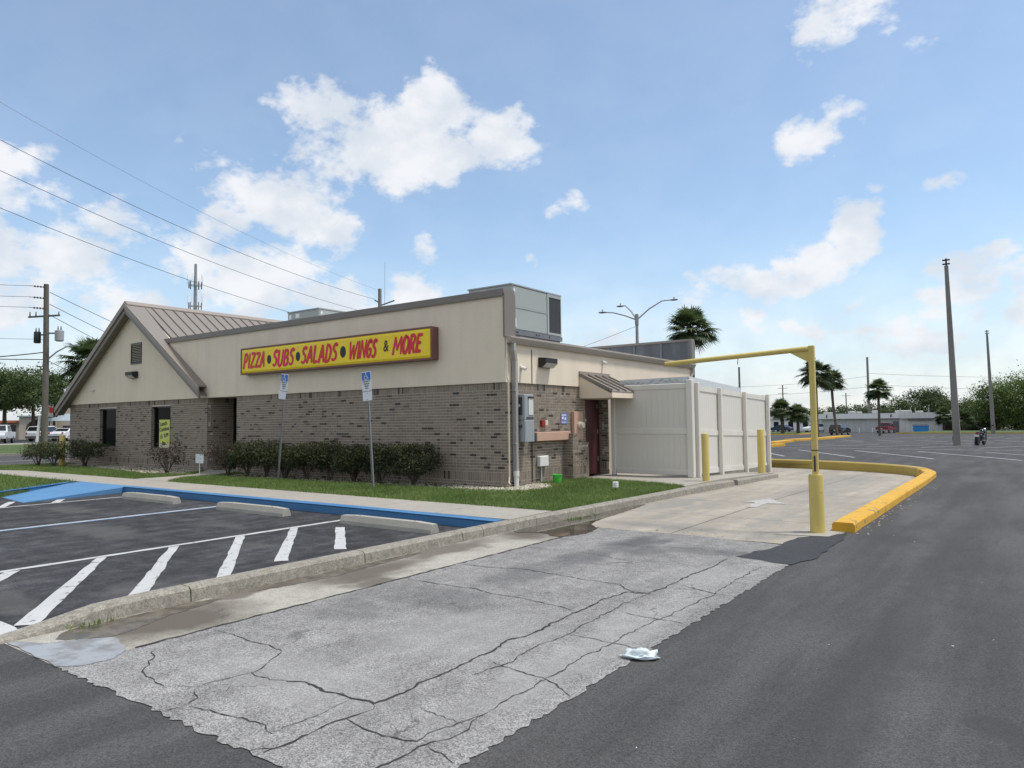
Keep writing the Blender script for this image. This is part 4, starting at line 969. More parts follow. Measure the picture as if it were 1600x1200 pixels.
MB().cham(.005, .10, -.21, .23, 0, .73, .008).build('panel', 'pink_box', V_); MB().tube([(.10, .03, .38), (.16, .03, .38), (.165, .03, .38), (.24, .03, .38)], [.10, .10, .085, .075], 14).build('meter', 'cream_plastic', V_, smooth=True)
N_ = empty('notice_plate', (0, 2.42, 1.54), label='small blue and white notice plate on the brick side wall', cat='notice')
MB().box(.004, .012, -.14, .14, 0, .27).build('plate', 'notice_blue', N_)
for k, (a, b, c, e) in enumerate([(-.11, .11, .205, .235), (-.10, -.01, .12, .18), (.02, .10, .10, .16), (-.11, .11, .03, .05)]): MB().box(.0121, .0135, a, b, c, e).build('printed_block', 'sign_white', N_)
A_ = empty('fire_alarm', (0, 1.44, 1.49), label='small red and cream alarm box beside the electrical cabinet', cat='alarm')
MB().cham(.004, .07, -.09, .03, 0, .15, .008).build('horn', 'red_plastic', A_); MB().cham(.004, .08, .04, .15, .02, .14, .008).build('strobe', 'cream_plastic', A_)
O_ = empty('outlet_box', (0, 1.36, .54), label='white weatherproof box with conduit low on the brick wall', cat='box')
MB().cham(.004, .11, -.18, .19, 0, .25, .015).build('cover', 'white_plastic', O_); MB().tube([(.03, -.02, 0), (.03, -.02, -.4)], .014, 6).build('conduit', 'white_plastic', O_)
K_ = empty('bucket', (.42, 1.42, GZ), label='bright green plastic bucket on the grass by the wall', cat='bucket')
q = MB().tube([(0, 0, .01), (0, 0, .20)], [.088, .112], 18, cap=False); q.tube([(0, 0, .02), (0, 0, .20)], [.083, .105], 18, cap=False); q.add([(.088*math.cos(6.2832*i/18), .088*math.sin(6.2832*i/18), .015) for i in range(18)], [tuple(range(18))])
q.build('pail', 'green_plastic', K_, smooth=True); MB().tube([(.113*math.cos(6.2832*i/18), .113*math.sin(6.2832*i/18), .2) for i in range(19)], .008, 6, cap=False).build('rim', 'green_plastic', K_)
MB().tube([(.11*math.cos(3.1416*i/10), .02-.11*math.sin(3.1416*i/10), .19-.07*math.sin(3.1416*i/10)) for i in range(11)], .003, 5).build('handle', 'galvanised', K_)
MB().cham(.13, .38, -.03, .12, 0, .012, .004).build('lid_scrap', 'cream_plastic', K_) if False else None
L_ = empty('ground_light', (2.52, .35, GZ), label='small white landscape light staked in the grass by the kerb', cat='light')
MB().tube([(0, 0, -.05), (0, 0, .09)], .012, 6).build('stake', 'dark_grey', L_); MB().cham(-.05, .05, -.045, .045, .08, .20, .01).build('housing', 'white_plastic', L_)
# window poster
Pz = empty('window_poster', (-14.88, .095, .86), label='yellow Lunch Combos poster hung in the right hand window', cat='poster')
MB().box(-.35, .35, -.004, 0, -.02, .96).build('sheet', 'poster_yellow', Pz)
MB().box(-.33, .33, -.0075, -.0055, -.01, .13).build('picture_strip', 'cream_plastic', Pz)
for t_, sz, x, z, b_ in (('Lunch', .20, -.06, .82, .006), ('Combos', .185, -.01, .63, .006), ('15', .20, -.2, .36, .004), ('8.99', .17, .13, .42, .006)):
    Mx = on_front(x, -.0075, z) @ Matrix.Rotation(R(7), 4, 'Z'); text_mesh(t_, sz, 'lettering', 'sign_text', Pz, Mx, bold=b_, ext=.0005)
K = 16; MB().add([(-.02+.14*math.cos(6.2832*i/K), -.0095, .13+.06*math.sin(6.2832*i/K)) for i in range(K)], [tuple(range(K))]).build('picture', 'boot', Pz)

# ================================================================== ROOFTOP UNITS
def hvac(name, loc, sx, sy, h, label):
    r = empty(name, loc, 0, label, 'air conditioner', 'rooftop air conditioners')
    MB().cham(-sx, 0, 0, sy, .13, h, .012).build('casing', 'hvac', r)
    MB().box(-sx-.02, .02, -.02, sy+.02, h+.0, h+.035).build('top_cover', 'hvac_front', r)
    b_ = MB().box(-sx-.03, .03, -.03, .05, 0, .125).box(-sx-.03, .03, sy-.05, sy+.03, 0, .125).box(-.06, .03, .051, sy-.051, 0, .125).box(-sx-.03, -sx+.05, .051, sy-.051, 0, .125)
    br = b_.build('base_rail', 'steel_grey', r)
    for y in (.12, .2, sy*.45, sy*.5, sy*.72): MB().box(.0302, .033, y, y+.05, .035, .085).build('lift_hole', 'black', br)
    for x in (-.12, -.22): MB().box(x, x+.05, -.033, -.0302, .035, .085).build('lift_hole', 'black', br)
    # seams and panels on the long side
    MB().box(.0005, .006, .02, .05, .15, h-.03).build('corner_post', 'hvac_front', r); MB().box(.0005, .018, .06, sy*.69, h*.545, h*.575).build('panel_lip', 'hvac', r)
    MB().box(.0005, .008, .06, sy*.69, h*.58, h-.03).build('access_panel', 'hvac', r); MB().box(.0005, .008, .06, sy*.69, .15, h*.54).build('access_panel', 'hvac', r)
    cf = MB().box(.001, .02, sy*.70, sy*.735, .14, h-.01).box(.001, .02, sy-.03, sy, .14, h-.01).box(.001, .02, sy*.735, sy-.03, h-.09, h-.01).box(.001, .02, sy*.735, sy-.03, .14, .2)
    cf.build('coil_frame', 'hvac', r); cg = MB().box(.001, .006, sy*.735, sy-.03, .2, h-.09).build('coil', 'coil', r)
    for i in range(9): MB().box(.0062, .011, sy*.74+i*(sy*.25)/9, sy*.74+i*(sy*.25)/9+.006, .2, h-.09).build('coil_bar', 'dark_grey', cg)
    MB().box(.0085, .011, .10, .19, .2, .42).build('label_plate', 'sign_white', r); K = 10
    MB().add([(.0095, .12+.04*math.cos(6.2832*i/K), h-.12+.05*math.sin(6.2832*i/K)) for i in range(K)], [tuple(range(K))]).build('emblem', 'sign_white', r)
    MB().box(-sx+.02, -.02, -.007, -.0005, h*.68, h*.70).build('panel_lip', 'hvac', r)
    MB().box(-sx+.08, -sx+.2, -.004, -.0005, h-.22, h-.07).build('label_plate', 'sign_white', r); MB().box(-sx+.42, -sx+.62, -.004, -.0005, h-.2, h-.06).build('label_plate', 'sign_white', r)
hvac('rooftop_unit', (-1.0, 1.62, ZR+.40), 1.40, 2.33, 1.26, 'big grey air conditioner at the corner of the flat roof')
MB().box(-2.4, -1.0, 1.66, 3.9, ZR-.02, ZR+.399).build('roof_curb', 'panel_dark', B).location = (0, 0, -GZ)
hvac('rooftop_unit', (-9.0, 2.0, ZR+.56), 1.6, 2.6, 1.36, 'grey air conditioner behind the parapet near the gable roof')
MB().box(-10.6, -9.0, 2.05, 4.5, ZR-.02, ZR+.559).build('roof_curb', 'panel_dark', B).location = (0, 0, -GZ)

# ================================================================== ENCLOSURE FENCE
FN = empty('enclosure_fence', (2.6, 4.4, GZ), label='tall beige vinyl fence enclosure beside the back door', cat='fence')
fp = lambda mb, n, m, p=FN, **k: part(mb, n, m, p, **k)
fy, fx = 4.40, 2.56
fz = lambda y: -.026*(y-4.4)
# front run, along X
for (a, b, c, e) in ((.42, 2.46, 2.40, 2.54), (.42, 2.46, 1.24, 1.40), (.42, 2.46, .20, .34)): fp(MB().cham(a, b, fy-.03, fy+.03, c, e, .012), 'rail', 'vinyl')
fp(MB().cham(.30, .42, fy-.06, fy+.06, GZ, 2.56, .012), 'post', 'vinyl'); fp(MB().cham(2.46, 2.62, fy-.08, fy+.08, GZ, 2.62, .012), 'post', 'vinyl')
def planks(n, L, mk):
    pass
pw = .152; me_c = {}
def plank(x, y, z, h, along):
    key = (round(h, 2), along)
    if key not in me_c:
        q = MB()
        if along == 'X': q.cham(0, pw-.0015, -.011, .011, 0, h, .003)
        else: q.cham(-.011, .011, 0, pw-.0015, 0, h, .003)
        oo = q.build('plank', 'vinyl_panel', FN); me_c[key] = oo.data
    else:
        oo = bpy.data.objects.new('plank', me_c[key]); col.objects.link(oo); oo.parent = FN
    oo.location = (x-2.6, y-4.4, z-GZ)
x = .42
while x < 2.44:
    plank(x, fy, .335, .91, 'X'); plank(x, fy, 1.395, 1.01, 'X'); x += pw
# side run, along Y, stepping down with the ground
posts = [4.62, 6.28, 8.36, 10.65]
for i, y in enumerate(posts):
    z = fz(y); fp(MB().cham(fx+.02, fx+.13, y-.055, y+.055, GZ+z-.15 if i else GZ, 2.52+z+(.04 if i in (0, 3) else 0), .01), 'post', 'vinyl')
for a, b in zip(posts, posts[1:]):
    y = a+.06
    for c, e in ((2.36, 2.50), (1.22, 1.36), (.22, .36)):
        za, zb = fz(a), fz(b)
        fp(MB().obar((fx, a+.056, (c+e)/2+za), (fx, b-.056, (c+e)/2+zb), .06, e-c), 'rail', 'vinyl')
    while y < b-.06:
        z = fz(y); plank(fx, y, .35+z, .88, 'Y'); plank(fx, y, 1.35+z, 1.02, 'Y'); y += pw
fp(MB().box(.02, 2.5, 10.66, 10.72, .1, 2.3), 'rear_panel', 'vinyl_panel')
# grey sheeting showing above the fence top
fp(MB().add([(.45, 4.62, 2.45), (2.42, 4.62, 2.45), (2.42, 4.62, 2.72), (.45, 4.62, 2.70)], [(0, 1, 2, 3)]).add([(.45, 4.63, 2.45), (2.42, 4.63, 2.45), (2.42, 4.63, 2.72), (.45, 4.63, 2.70)], [(3, 2, 1, 0)]), 'cover_sheet', 'sheet_grey')
fp(MB().add([(2.44, 4.62, 2.45), (2.44, 8.6, 2.36), (2.44, 8.6, 2.55), (2.44, 4.62, 2.72)], [(0, 1, 2, 3)]).add([(2.43, 4.62, 2.45), (2.43, 8.6, 2.36), (2.43, 8.6, 2.55), (2.43, 4.62, 2.72)], [(3, 2, 1, 0)]), 'cover_sheet', 'sheet_grey')
q = MB()
for i in range(14): q.obar((.5+i*.14, 4.60, 2.53+.16*random.random()), (.62+i*.14, 4.60, 2.56+.14*random.random()), .01, .012)
fp(q, 'wire_ties', 'galvanised')
fp(MB().box(2.52, 2.60, 4.7, 10.6, -.1, .12), 'footing', 'kerb_concrete')

# ================================================================== BOLLARDS, HEIGHT BAR
def bollard(loc, r, h, label, mat='yellow_post'):
    o = MB().tube([(0, 0, -.1), (0, 0, h-.03), (0, 0, h-.008), (0, 0, h)], [r, r, r*.93, r*.7], 20).build('bollard', mat, smooth=True); o.location = loc
    return tag(o, label, 'bollard', 'yellow bollards')
bollard((3.2, 3.62, GZ), .085, 1.13, 'yellow bollard at the front corner of the vinyl fence enclosure')
bollard((3.2, 7.95, .05), .10, 1.26, 'yellow bollard at the far end of the vinyl fence enclosure')
bollard((-20.25, -1.0, GZ-.05), .10, 1.2, 'yellow bollard between the shrubs at the left end of the building')
HB = empty('clearance_bar', (7.0, -2.15, 0), label='yellow height clearance bar cantilevered from a steel post over the lane', cat='clearance bar')
MB().tube([(0, 0, -.05), (0, 0, .79), (0, 0, .82)], [.098, .098, .090], 24).build('sleeve', 'yellow_post', HB, smooth=True)
MB().cham(-.038, .038, -.038, .038, .8, 2.64, .008).build('post', 'yellow_post', HB)
MB().tube([(.0, 0, 2.60), (-2.22, 0, 2.50)], .038, 12).build('beam', 'yellow_post', HB, smooth=True)
MB().xprism([(-.04, 2.56), (-.04, 2.40), (-.30, 2.555)], -.012, .012, axis=1).build('gusset', 'yellow_post', HB)
MB().box(-.042, .042, -.042, .042, 1.15, 1.165).build('weld_band', 'dark_grey', HB)
MB().box(-.01, .012, -.0415, -.0385, .86, 1.08).build('rust_slot', 'black', HB)
MB().tube([(-1.05, 0, 2.52), (-1.06, 0, 2.43)], .006, 5).build('hanger', 'dark_grey', HB)
structure(MB().prism([(6.55, -2.6), (7.2, -2.45), (7.3, -1.95), (6.85, -1.86)], -.05, .012), 'post_footing', 'concrete')

# wheel stops
def stop(x0, x1, y, label):
    o = empty('wheel_stop', ((x0+x1)/2, y, 0), R(random.uniform(-1, 1)), label, 'wheel stop', 'concrete wheel stops'); L = (x1-x0)/2
    prof = [(-.10, .0), (.10, 0), (.092, .06), (.055, .15), (-.055, .15), (-.092, .06)]; q = MB(); nx = 7
    for i in range(nx):
        t = -1+2*i/(nx-1); k = .9 if i in (0, nx-1) else 1
        q.v += [(t*L, p[0]*k, p[1]*k) for p in prof]
        if i: b = (i-1)*6; q.f += [(b+j, b+(j+1) % 6, b+6+(j+1) % 6, b+6+j) for j in range(6)]
    q.f += [tuple(range(6))[::-1], tuple(36+j for j in range(6))]
    q.build('block', 'wheel_stop', o)
    for s_ in (-.6, .6): MB().tube([(s_*L, 0, .147), (s_*L, 0, .154)], .016, 8).build('anchor_bolt', 'steel_grey', o)
stop(.42, 2.42, -5.03, 'concrete wheel stop nearest the long kerb'); stop(-3.15, -1.1, -5.0, 'concrete wheel stop in the middle bay by the blue line'); stop(-6.9, -4.75, -4.98, 'concrete wheel stop farthest left in front of the blue kerb')

# accessible parking signs
def parking_sign(base, top, label, tilt=0, low_dx=0):
    r = empty('parking_sign', base, 0, label, 'sign', 'accessible parking signs')
    b = Vector((0, 0, -.2)); t = Vector(top)-Vector(base); d_ = t.normalized()
    q = MB(); q.obar(b, t, .05, .012, up=(0, 1, 0)).obar(b-Vector((.022, .012, 0)), t-Vector((.022, .012, 0)), .008, .022, up=(0, 1, 0)).obar(b-Vector((-.022, .012, 0)), t-Vector((-.022, .012, 0)), .008, .022, up=(0, 1, 0))
    q.build('post', 'galvanised', r)
    ux = d_; rx = Vector((1, 0, 0)); rx = (rx-ux*rx.dot(ux)).normalized(); yy = ux.cross(rx)
    Mm = Matrix((( rx.x, yy.x, ux.x, t.x), (rx.y, yy.y, ux.y, t.y), (rx.z, yy.z, ux.z, t.z), (0, 0, 0, 1)))
    hd = empty('sign_head'); hd.parent = r; hd.matrix_local = Mm
    P1 = MB().cham(-.152, .152, -.036, -.030, -.44, .0, .003).build('panel', 'sign_white', r); P1.matrix_local = Mm
    def ch(mb, n, m): o = mb.build(n, m, P1, fix=False); return o
    ch(MB().add([(-.14, -.0375, -.19), (.14, -.0375, -.19), (.14, -.0375, -.012), (-.14, -.0375, -.012)], [(0, 1, 2, 3)]), 'blue_field', 'sign_blue')
    # wheelchair symbol: head, torso and seat, wheel
    w_ = MB(); K = 14; cy = -.125
    w_.add([(-.008+.016*math.cos(6.2832*i/K), -.0387, -.035+.016*math.sin(6.2832*i/K)) for i in range(K)], [tuple(range(K))])
    def stroke(p, hw, y):
        P = [Vector(q) for q in p]; vs = []
        for i, a in enumerate(P):
            d2 = (P[min(i+1, len(P)-1)]-P[max(i-1, 0)]).normalized(); m = Vector((-d2.y, d2.x))*hw; vs += [(a.x+m.x, y, a.y+m.y), (a.x-m.x, y, a.y-m.y)]
        w_.add(vs, [(2*i, 2*i+1, 2*i+3, 2*i+2) for i in range(len(P)-1)])
    stroke([(-.008, -.052), (-.004, -.105), (.034, -.107), (.056, -.155), (.074, -.150)], .0085, -.0388)
    stroke([(-.006, -.075), (.030, -.077)], .0065, -.0391)
    stroke([(-.014+.050*math.cos(a), -.125+.050*math.sin(a)) for a in [R(125+14*i) for i in range(17)]], .008, -.0394)
    ch(w_, 'wheelchair_symbol', 'sign_white')
    for k, (tx, sz) in enumerate((('PARKING BY', .036), ('DISABLED', .036), ('PERMIT', .036), ('ONLY', .036))):
        text_mesh(tx, .044, 'lettering', 'sign_text', P1, on_front(0, -.0378, -.222-.052*k), bold=.0012, ext=.0004)
    P2 = MB().cham(-.152, .152, -.036, -.030, -.66, -.455, .003).build('panel', 'sign_white', r); P2.matrix_local = Mm @ Matrix.Translation((low_dx, 0, 0)) @ Matrix.Rotation(R(tilt), 4, 'Y')
    for z in (-.49, -.63): MB().tube([(0, -.036, z), (0, -.041, z)], .008, 8).build('bolt', 'steel_grey', P2)
    st_ = MB().box(-.16, .16, -.03, -.022, -.456, -.444).build('strap', 'steel_grey', r); st_.matrix_local = Mm
    bpy.data.objects.remove(hd)
    for o in list(r.children): pass
parking_sign((-6.57, -1.25, GZ), (-6.22, -1.27, 2.92), 'accessible parking sign on a leaning post, left one of the pair', 0, -.05)
parking_sign((-2.49, -1.65, GZ), (-2.69, -1.68, 2.78), 'accessible parking sign on a post in the grass, right one of the pair', 1.5, .015)
Y_ = empty('yard_sign', (-10.65, -1.06, GZ), label='small white yard sign on a thin stake beside the entrance walk', cat='sign')
MB().box(-.012, .012, -.006, .006, -.1, .34).build('stake', 'white_plastic', Y_); MB().box(-.2, .22, -.014, -.0065, .33, .60).build('board', 'sign_white', Y_); MB().box(-.012, .012, -.020, -.0145, .33, .60).build('batten', 'white_plastic', Y_)

# crumpled plastic bag
bm = bmesh.new(); bmesh.ops.create_icosphere(bm, subdivisions=4, radius=1)
from mathutils import noise as mn
for v in bm.verts:
    p = v.co.copy(); a = math.atan2(p.y, p.x); nz = mn.fractal(p*1.5, 1.0, 2.0, 3)*.36+abs(mn.noise(p*3.1))*.20-.08
    e = 1+nz; v.co = (p.x*.20*e*(1.25 if p.x > 0 else 1), p.y*.12*e*(1-.45*abs(p.x)), max(.0, (p.z*.5+.30)*.11*(1-.75*abs(p.x)**1.5)*(e+.45*mn.noise(p*3))))
me = bpy.data.meshes.new('plastic_bag'); bm.to_mesh(me); bm.free(); me.materials.append(MAT['bag'])
for p in me.polygons: p.use_smooth = True
o = bpy.data.objects.new('plastic_bag', me); col.objects.link(o); o.location = (7.27, -8.32, .006); o.rotation_euler = (0, 0, R(32)); o.scale = (.60, .66, .62); tag(o, 'crumpled pale plastic bag lying on the edge of the driveway', 'bag')

# ================================================================== GREENERY
def leaf_quads(P, Nrm, size, asp=.45, rng=np.random):
    """random leaf quads at points P"""
    n_ = len(P); a = rng.normal(size=(n_, 3)); a /= np.linalg.norm(a, axis=1)[:, None]+1e-9
    b = np.cross(a, rng.normal(size=(n_, 3))); b /= np.linalg.norm(b, axis=1)[:, None]+1e-9
    s_ = (size*rng.uniform(.6, 1.3, n_))[:, None]; a = a*s_*.5; b = b*s_*asp*.5
    return np.stack([P-a, P+b*.9-a*.1, P+a, P-b*.9-a*.1], 1)
def shrub(x, y, rx, ry, h, label, mat='shrub_leaf', nleaf=2600, seed=0, open_=.0, group='clipped shrubs along the brick wall'):
    rng = np.random.RandomState(seed); rnd = random.Random(seed)
    r = empty('shrub', (x, y, GZ-.02), 0, label, 'shrub', group)
    st_ = MB(); tips = []
    for i in range(9):
        a = rnd.uniform(0, 6.28); m = Vector((rnd.uniform(.2, .55)*rx*math.cos(a), rnd.uniform(.2, .55)*ry*math.sin(a), h*rnd.uniform(.4, .55)))
        st_.tube([(rnd.uniform(-.05, .05), rnd.uniform(-.05, .05), 0), m*.5+Vector((0, 0, .02)), m], [.02, .015, .011], 5)
        for k in range(4):
            e = m+Vector((rnd.uniform(-.4, .4)*rx, rnd.uniform(-.4, .4)*ry, h*rnd.uniform(.15, .4))); st_.tube([m, (m+e)/2+Vector((rnd.uniform(-.03, .03), rnd.uniform(-.03, .03), .02)), e], [.009, .007, .004], 4); tips.append(e)
    st_.build('stems', 'bark', r)
    # clumps fill a flat-topped rounded block
    nc = 70; C_ = rng.uniform(-1, 1, (nc*4, 3)); C_ = C_[np.sum(np.abs(C_)**3, 1) < 1.15][:nc]
    C_ = C_*np.array([rx*.92, ry*.92, h*.33])+np.array([0, 0, h*.64])
    idx = rng.randint(0, len(C_), nleaf); P = C_[idx]+rng.normal(size=(nleaf, 3))*np.array([.085, .085, .06])
    P[:, 2] = np.minimum(P[:, 2], h*(.97+.05*rng.rand(nleaf)))
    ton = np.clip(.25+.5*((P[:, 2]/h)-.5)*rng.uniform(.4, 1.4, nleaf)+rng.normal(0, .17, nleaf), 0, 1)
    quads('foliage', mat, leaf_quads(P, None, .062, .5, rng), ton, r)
    return r
SH = [(-20.75, -1.62, .62, .45, .92, 'loose shrub left of the yellow bollard at the building end', 'shrub_leaf', 1500), (-19.55, -1.55, .6, .42, .94, 'shrub just right of the yellow bollard at the building end', 'shrub_leaf', 1500), (-18.7, -.85, .95, .5, .95, 'wide dark shrub under the left window', 'shrub_leaf', 2600),
      (-11.95, -1.35, .62, .45, .92, 'sparse brown shrub under the poster window', 'shrub_dry', 1000),
      (-9.45, -.9, .55, .45, .98, 'shrub with grey twigs at the entrance end of the hedge', 'shrub_dry', 1700), (-8.55, -.85, .55, .45, 1.0, 'second shrub of the hedge counted from the entrance', 'shrub_leaf', 2400), (-7.75, -.8, .52, .42, .98, 'third shrub of the hedge counted from the entrance', 'shrub_leaf', 2200),
      (-6.95, -.75, .5, .42, .95, 'hedge shrub just left of the leaning sign post', 'shrub_leaf', 2200), (-6.1, -.7, .55, .42, .97, 'hedge shrub just right of the leaning sign post', 'shrub_leaf', 2400), (-5.2, -.66, .55, .42, .98, 'hedge shrub midway between the two sign posts', 'shrub_leaf', 2500),
      (-4.3, -.64, .55, .42, .96, 'hedge shrub left of the right sign post', 'shrub_leaf', 2500), (-3.4, -.62, .56, .42, .97, 'hedge shrub behind the right sign post', 'shrub_leaf', 2500), (-2.3, -.58, .68, .45, .93, 'last shrub of the hedge at the building corner', 'shrub_leaf', 2900)]
for i, (x, y, rx, ry, h, lb, mt, nl) in enumerate(SH): shrub(x, y, rx*(1.0+.2*((i*37) % 10)/10), ry*1.1, h*(.98+.12*((i*53) % 10)/10), lb, mt, int(nl*(1.55 if mt == 'shrub_leaf' else 1.2)), 60+i)

# pebbles at the wall foot
def inside(p, poly):
    c = False; j = len(poly)-1
    for i in range(len(poly)):
        if (poly[i][1] > p[1]) != (poly[j][1] > p[1]) and p[0] < (poly[j][0]-poly[i][0])*(p[1]-poly[i][1])/(poly[j][1]-poly[i][1])+poly[i][0]: c = not c
        j = i
    return c
def pebbles(poly, n_, seed, z):
    rnd = random.Random(seed); mb = MB(); x0 = min(p[0] for p in poly); x1 = max(p[0] for p in poly); y0 = min(p[1] for p in poly); y1 = max(p[1] for p in poly); k = 0
    while k < n_:
        p = (rnd.uniform(x0, x1), rnd.uniform(y0, y1))
        if not inside(p, poly): continue
        s_ = rnd.uniform(.014, .034); a = rnd.uniform(0, 3); c, s2 = math.cos(a), math.sin(a); e = rnd.uniform(.6, 1)
        vs = [(p[0]+s_*c, p[1]+s_*s2, z), (p[0]-s_*s2*e, p[1]+s_*c*e, z), (p[0]-s_*c, p[1]-s_*s2, z), (p[0]+s_*s2*e, p[1]-s_*c*e, z), (p[0]+rnd.uniform(-.3, .3)*s_, p[1], z+s_*rnd.uniform(.5, .9)), (p[0], p[1], z-.01)]
        mb.add(vs, [(0, 1, 4), (1, 2, 4), (2, 3, 4), (3, 0, 4)]); k += 1
    o = mb.build('pebbles', 'pebble', fix=False); return tag(o, 'pale river pebbles scattered in the planting bed along the brick wall', 'pebbles', kind='stuff')
pebbles([(-1.3, -.03), (-1.2, -.75), (-.4, -1.1), (.4, -1.05), (1.0, -.6), (1.0, .3), (.5, 1.15), (.03, 1.25), (.03, -.03)], 1500, 1, GZ-.004)
o = pebbles([(-9.6, -.03), (-9.4, -1.0), (-6, -1.0), (-3.4, -1.0), (-1.3, -.9), (-1.3, -.03)], 1000, 2, GZ-.004)
o['label'] = 'pale pebbles in the mulch below the hedge'
o = pebbles([(-21, -.03), (-20.5, -.8), (-15, -1.2), (-12.5, -1.7), (-11.4, -1.2), (-12.1, -.03)], 1500, 3, GZ-.003); o['label'] = 'pale pebbles along the wall under the two windows'

# grass blades
def grass(poly, dens_, hole, seed, z, label, hmin=.035, hmax=.075):
    rng = np.random.RandomState(seed); x0 = min(p[0] for p in poly); x1 = max(p[0] for p in poly); y0 = min(p[1] for p in poly); y1 = max(p[1] for p in poly)
    n_ = int((x1-x0)*(y1-y0)*dens_); Q = np.stack([rng.uniform(x0, x1, n_), rng.uniform(y0, y1, n_)], 1)
    def ins(poly_):
        c = np.zeros(len(Q), bool); j = len(poly_)-1
        for i in range(len(poly_)):
            (xi, yi), (xj, yj) = poly_[i], poly_[j]
            with np.errstate(divide='ignore', invalid='ignore'): t = ((yi > Q[:, 1]) != (yj > Q[:, 1])) & (Q[:, 0] < (xj-xi)*(Q[:, 1]-yi)/(yj-yi+1e-12)+xi)
            c ^= t; j = i
        return c
    m = ins(poly)
    for h_ in hole: m &= ~ins(h_) | (rng.rand(len(Q)) < .05)
    Q = Q[m]; n_ = len(Q); h = rng.uniform(hmin, hmax, n_); a = rng.uniform(0, 6.28, n_); wd = rng.uniform(.004, .008, n_)
    lean = rng.normal(0, .5, (n_, 2))*h[:, None]; dx = np.stack([np.cos(a)*wd, np.sin(a)*wd], 1)
    zz_ = np.full(n_, z)
    V = np.zeros((n_, 4, 3)); V[:, 0, :2] = Q-dx; V[:, 1, :2] = Q+dx; V[:, 2, :2] = Q+lean+dx*.3; V[:, 3, :2] = Q+lean-dx*.3
    V[:, 0, 2] = zz_; V[:, 1, 2] = zz_; V[:, 2, 2] = z+h; V[:, 3, 2] = z+h
    pat = np.array([mn.noise((q[0]*.9, q[1]*.9, 0)) for q in Q])
    ton = np.clip(.45+.35*pat+rng.normal(0, .18, n_), 0, 1)
    o = quads('grass', 'grass', V, ton); return tag(o, label, 'grass', kind='stuff')
bed1 = [(-10.1, 0), (-9.6, -1.0), (-8.8, -1.35), (-6, -1.1), (-3.4, -1.0), (-1.6, -.9), (.2, -.8), (.9, -.5), (.9, .4), (.4, 1.15), (0, 1.15)]
bed2 = [(-21.8, 0), (-21.6, -1.4), (-19, -1.25), (-15, -1.4), (-12.4, -1.85), (-11.2, -1.3), (-12.1, 0)]
gp = [(-8.84, -3.02), (3.05, -3.02), (3.10, -2.5), (3.27, 1.0), (3.28, 2.12), (2.2, 2.6), (.03, 3.04), (.03, -.02), (-10.38, -.02), (-9.7, -1.1), (-9.85, -2.0)]
grass(gp, 2100, [bed1], 11, GZ-.014, 'mown green lawn strip between the sidewalk and the hedge')
grass([(-22.1, -2.95), (-18, -3.0), (-10.64, -3.0), (-10.54, -2.0), (-10.8, -1.2), (-12.07, -.02), (-22.1, -.02)], 900, [bed2], 12, GZ-.014, 'mown lawn strip in front of the gabled end', .04, .085)
grass(isl_poly, 500, [], 13, .118, 'grass island at the left edge beside the blue ramp', .05, .11)
grass([(3.3, -3.0), (3.46, -3.0), (3.52, -2.1), (3.40, -2.1)], 900, [], 14, .01, 'weeds growing in the gutter along the kerb', .01, .035)
grass([(3.22, -10.25), (3.36, -10.25), (3.36, -9.9), (3.22, -9.9)], 900, [], 15, .01, 'weeds at the tapered end of the kerb', .015, .04)

# trees: trunk with limbs and crown of leaf clumps
def tree(x, y, z, h, rx, rz_, label, mat, seed, nclump=70, per=70, leaf=.32, trunk=.22, group=None, base=.25, ry=None):
    rng = np.random.RandomState(seed); rnd = random.Random(seed); ry = ry or rx
    r = empty('tree', (x, y, z), 0, label, 'tree', group)
    tb = MB(); hc = h*base; tb.tube([(0, 0, -.2), (.1*rnd.uniform(-1, 1), .1, hc*.6), (.15, .0, hc*1.3)], [trunk, trunk*.8, trunk*.6], 8)
    cz = (h+hc)/2; hh = (h-hc)/2; C_ = []
    while len(C_) < nclump:
        p = rng.uniform(-1, 1, 3); d2 = (p**2).sum()
        if d2 > 1 or (d2 < .2 and rng.rand() < .6): continue
        C_.append(p*np.array([rx, ry, hh])*(1+.12*rng.normal())+np.array([0, 0, cz]))
    C_ = np.array(C_)
    for i in range(9):
        e = C_[rng.randint(len(C_))]; m = Vector((e[0]*.45, e[1]*.45, hc*1.2+(e[2]-hc*1.2)*.45)); tb.tube([(.15, 0, hc*1.15), m, Vector(e)], [trunk*.45, trunk*.28, trunk*.1], 5)
    tb.build('trunk', 'bark', r)
    n_ = nclump*per; idx = rng.randint(0, nclump, n_); cs = rng.uniform(.5, 1.15, nclump)*min(rx, hh)*.27
    P = C_[idx]+rng.normal(size=(n_, 3))*cs[idx][:, None]*np.array([1, 1, .7])
    ct = rng.normal(0, .14, nclump); ton = np.clip(.45+ct[idx]+rng.normal(0, .14, n_), 0, 1)
    quads('crown', mat, leaf_quads(P, None, leaf, .6, rng), ton, r); return r
tree(-81, 17.2, .04, 7.6, 3.6, 4, 'dark broad tree at the left edge beyond the road', 'oak_leaf', 1, 95, 170, .24, .26, 'trees beyond the road', .44)
tree(-84, 21.0, .04, 8.3, 3.2, 4, 'tall dark tree just left of the utility pole', 'oak_leaf', 2, 85, 170, .24, .24, 'trees beyond the road', .46)
tree(-89, 25.2, .04, 8.2, 2.3, 4, 'thin open tree just right of the utility pole', 'oak_leaf', 3, 34, 110, .22, .18, 'trees beyond the road', .56)
tree(-87, 26.6, .04, 5.8, 2.2, 3, 'low drooping tree behind the left end of the gable', 'oak_leaf', 4, 36, 110, .22, .16, 'trees beyond the road', .66)
FT = 'trees beyond the parking lot'
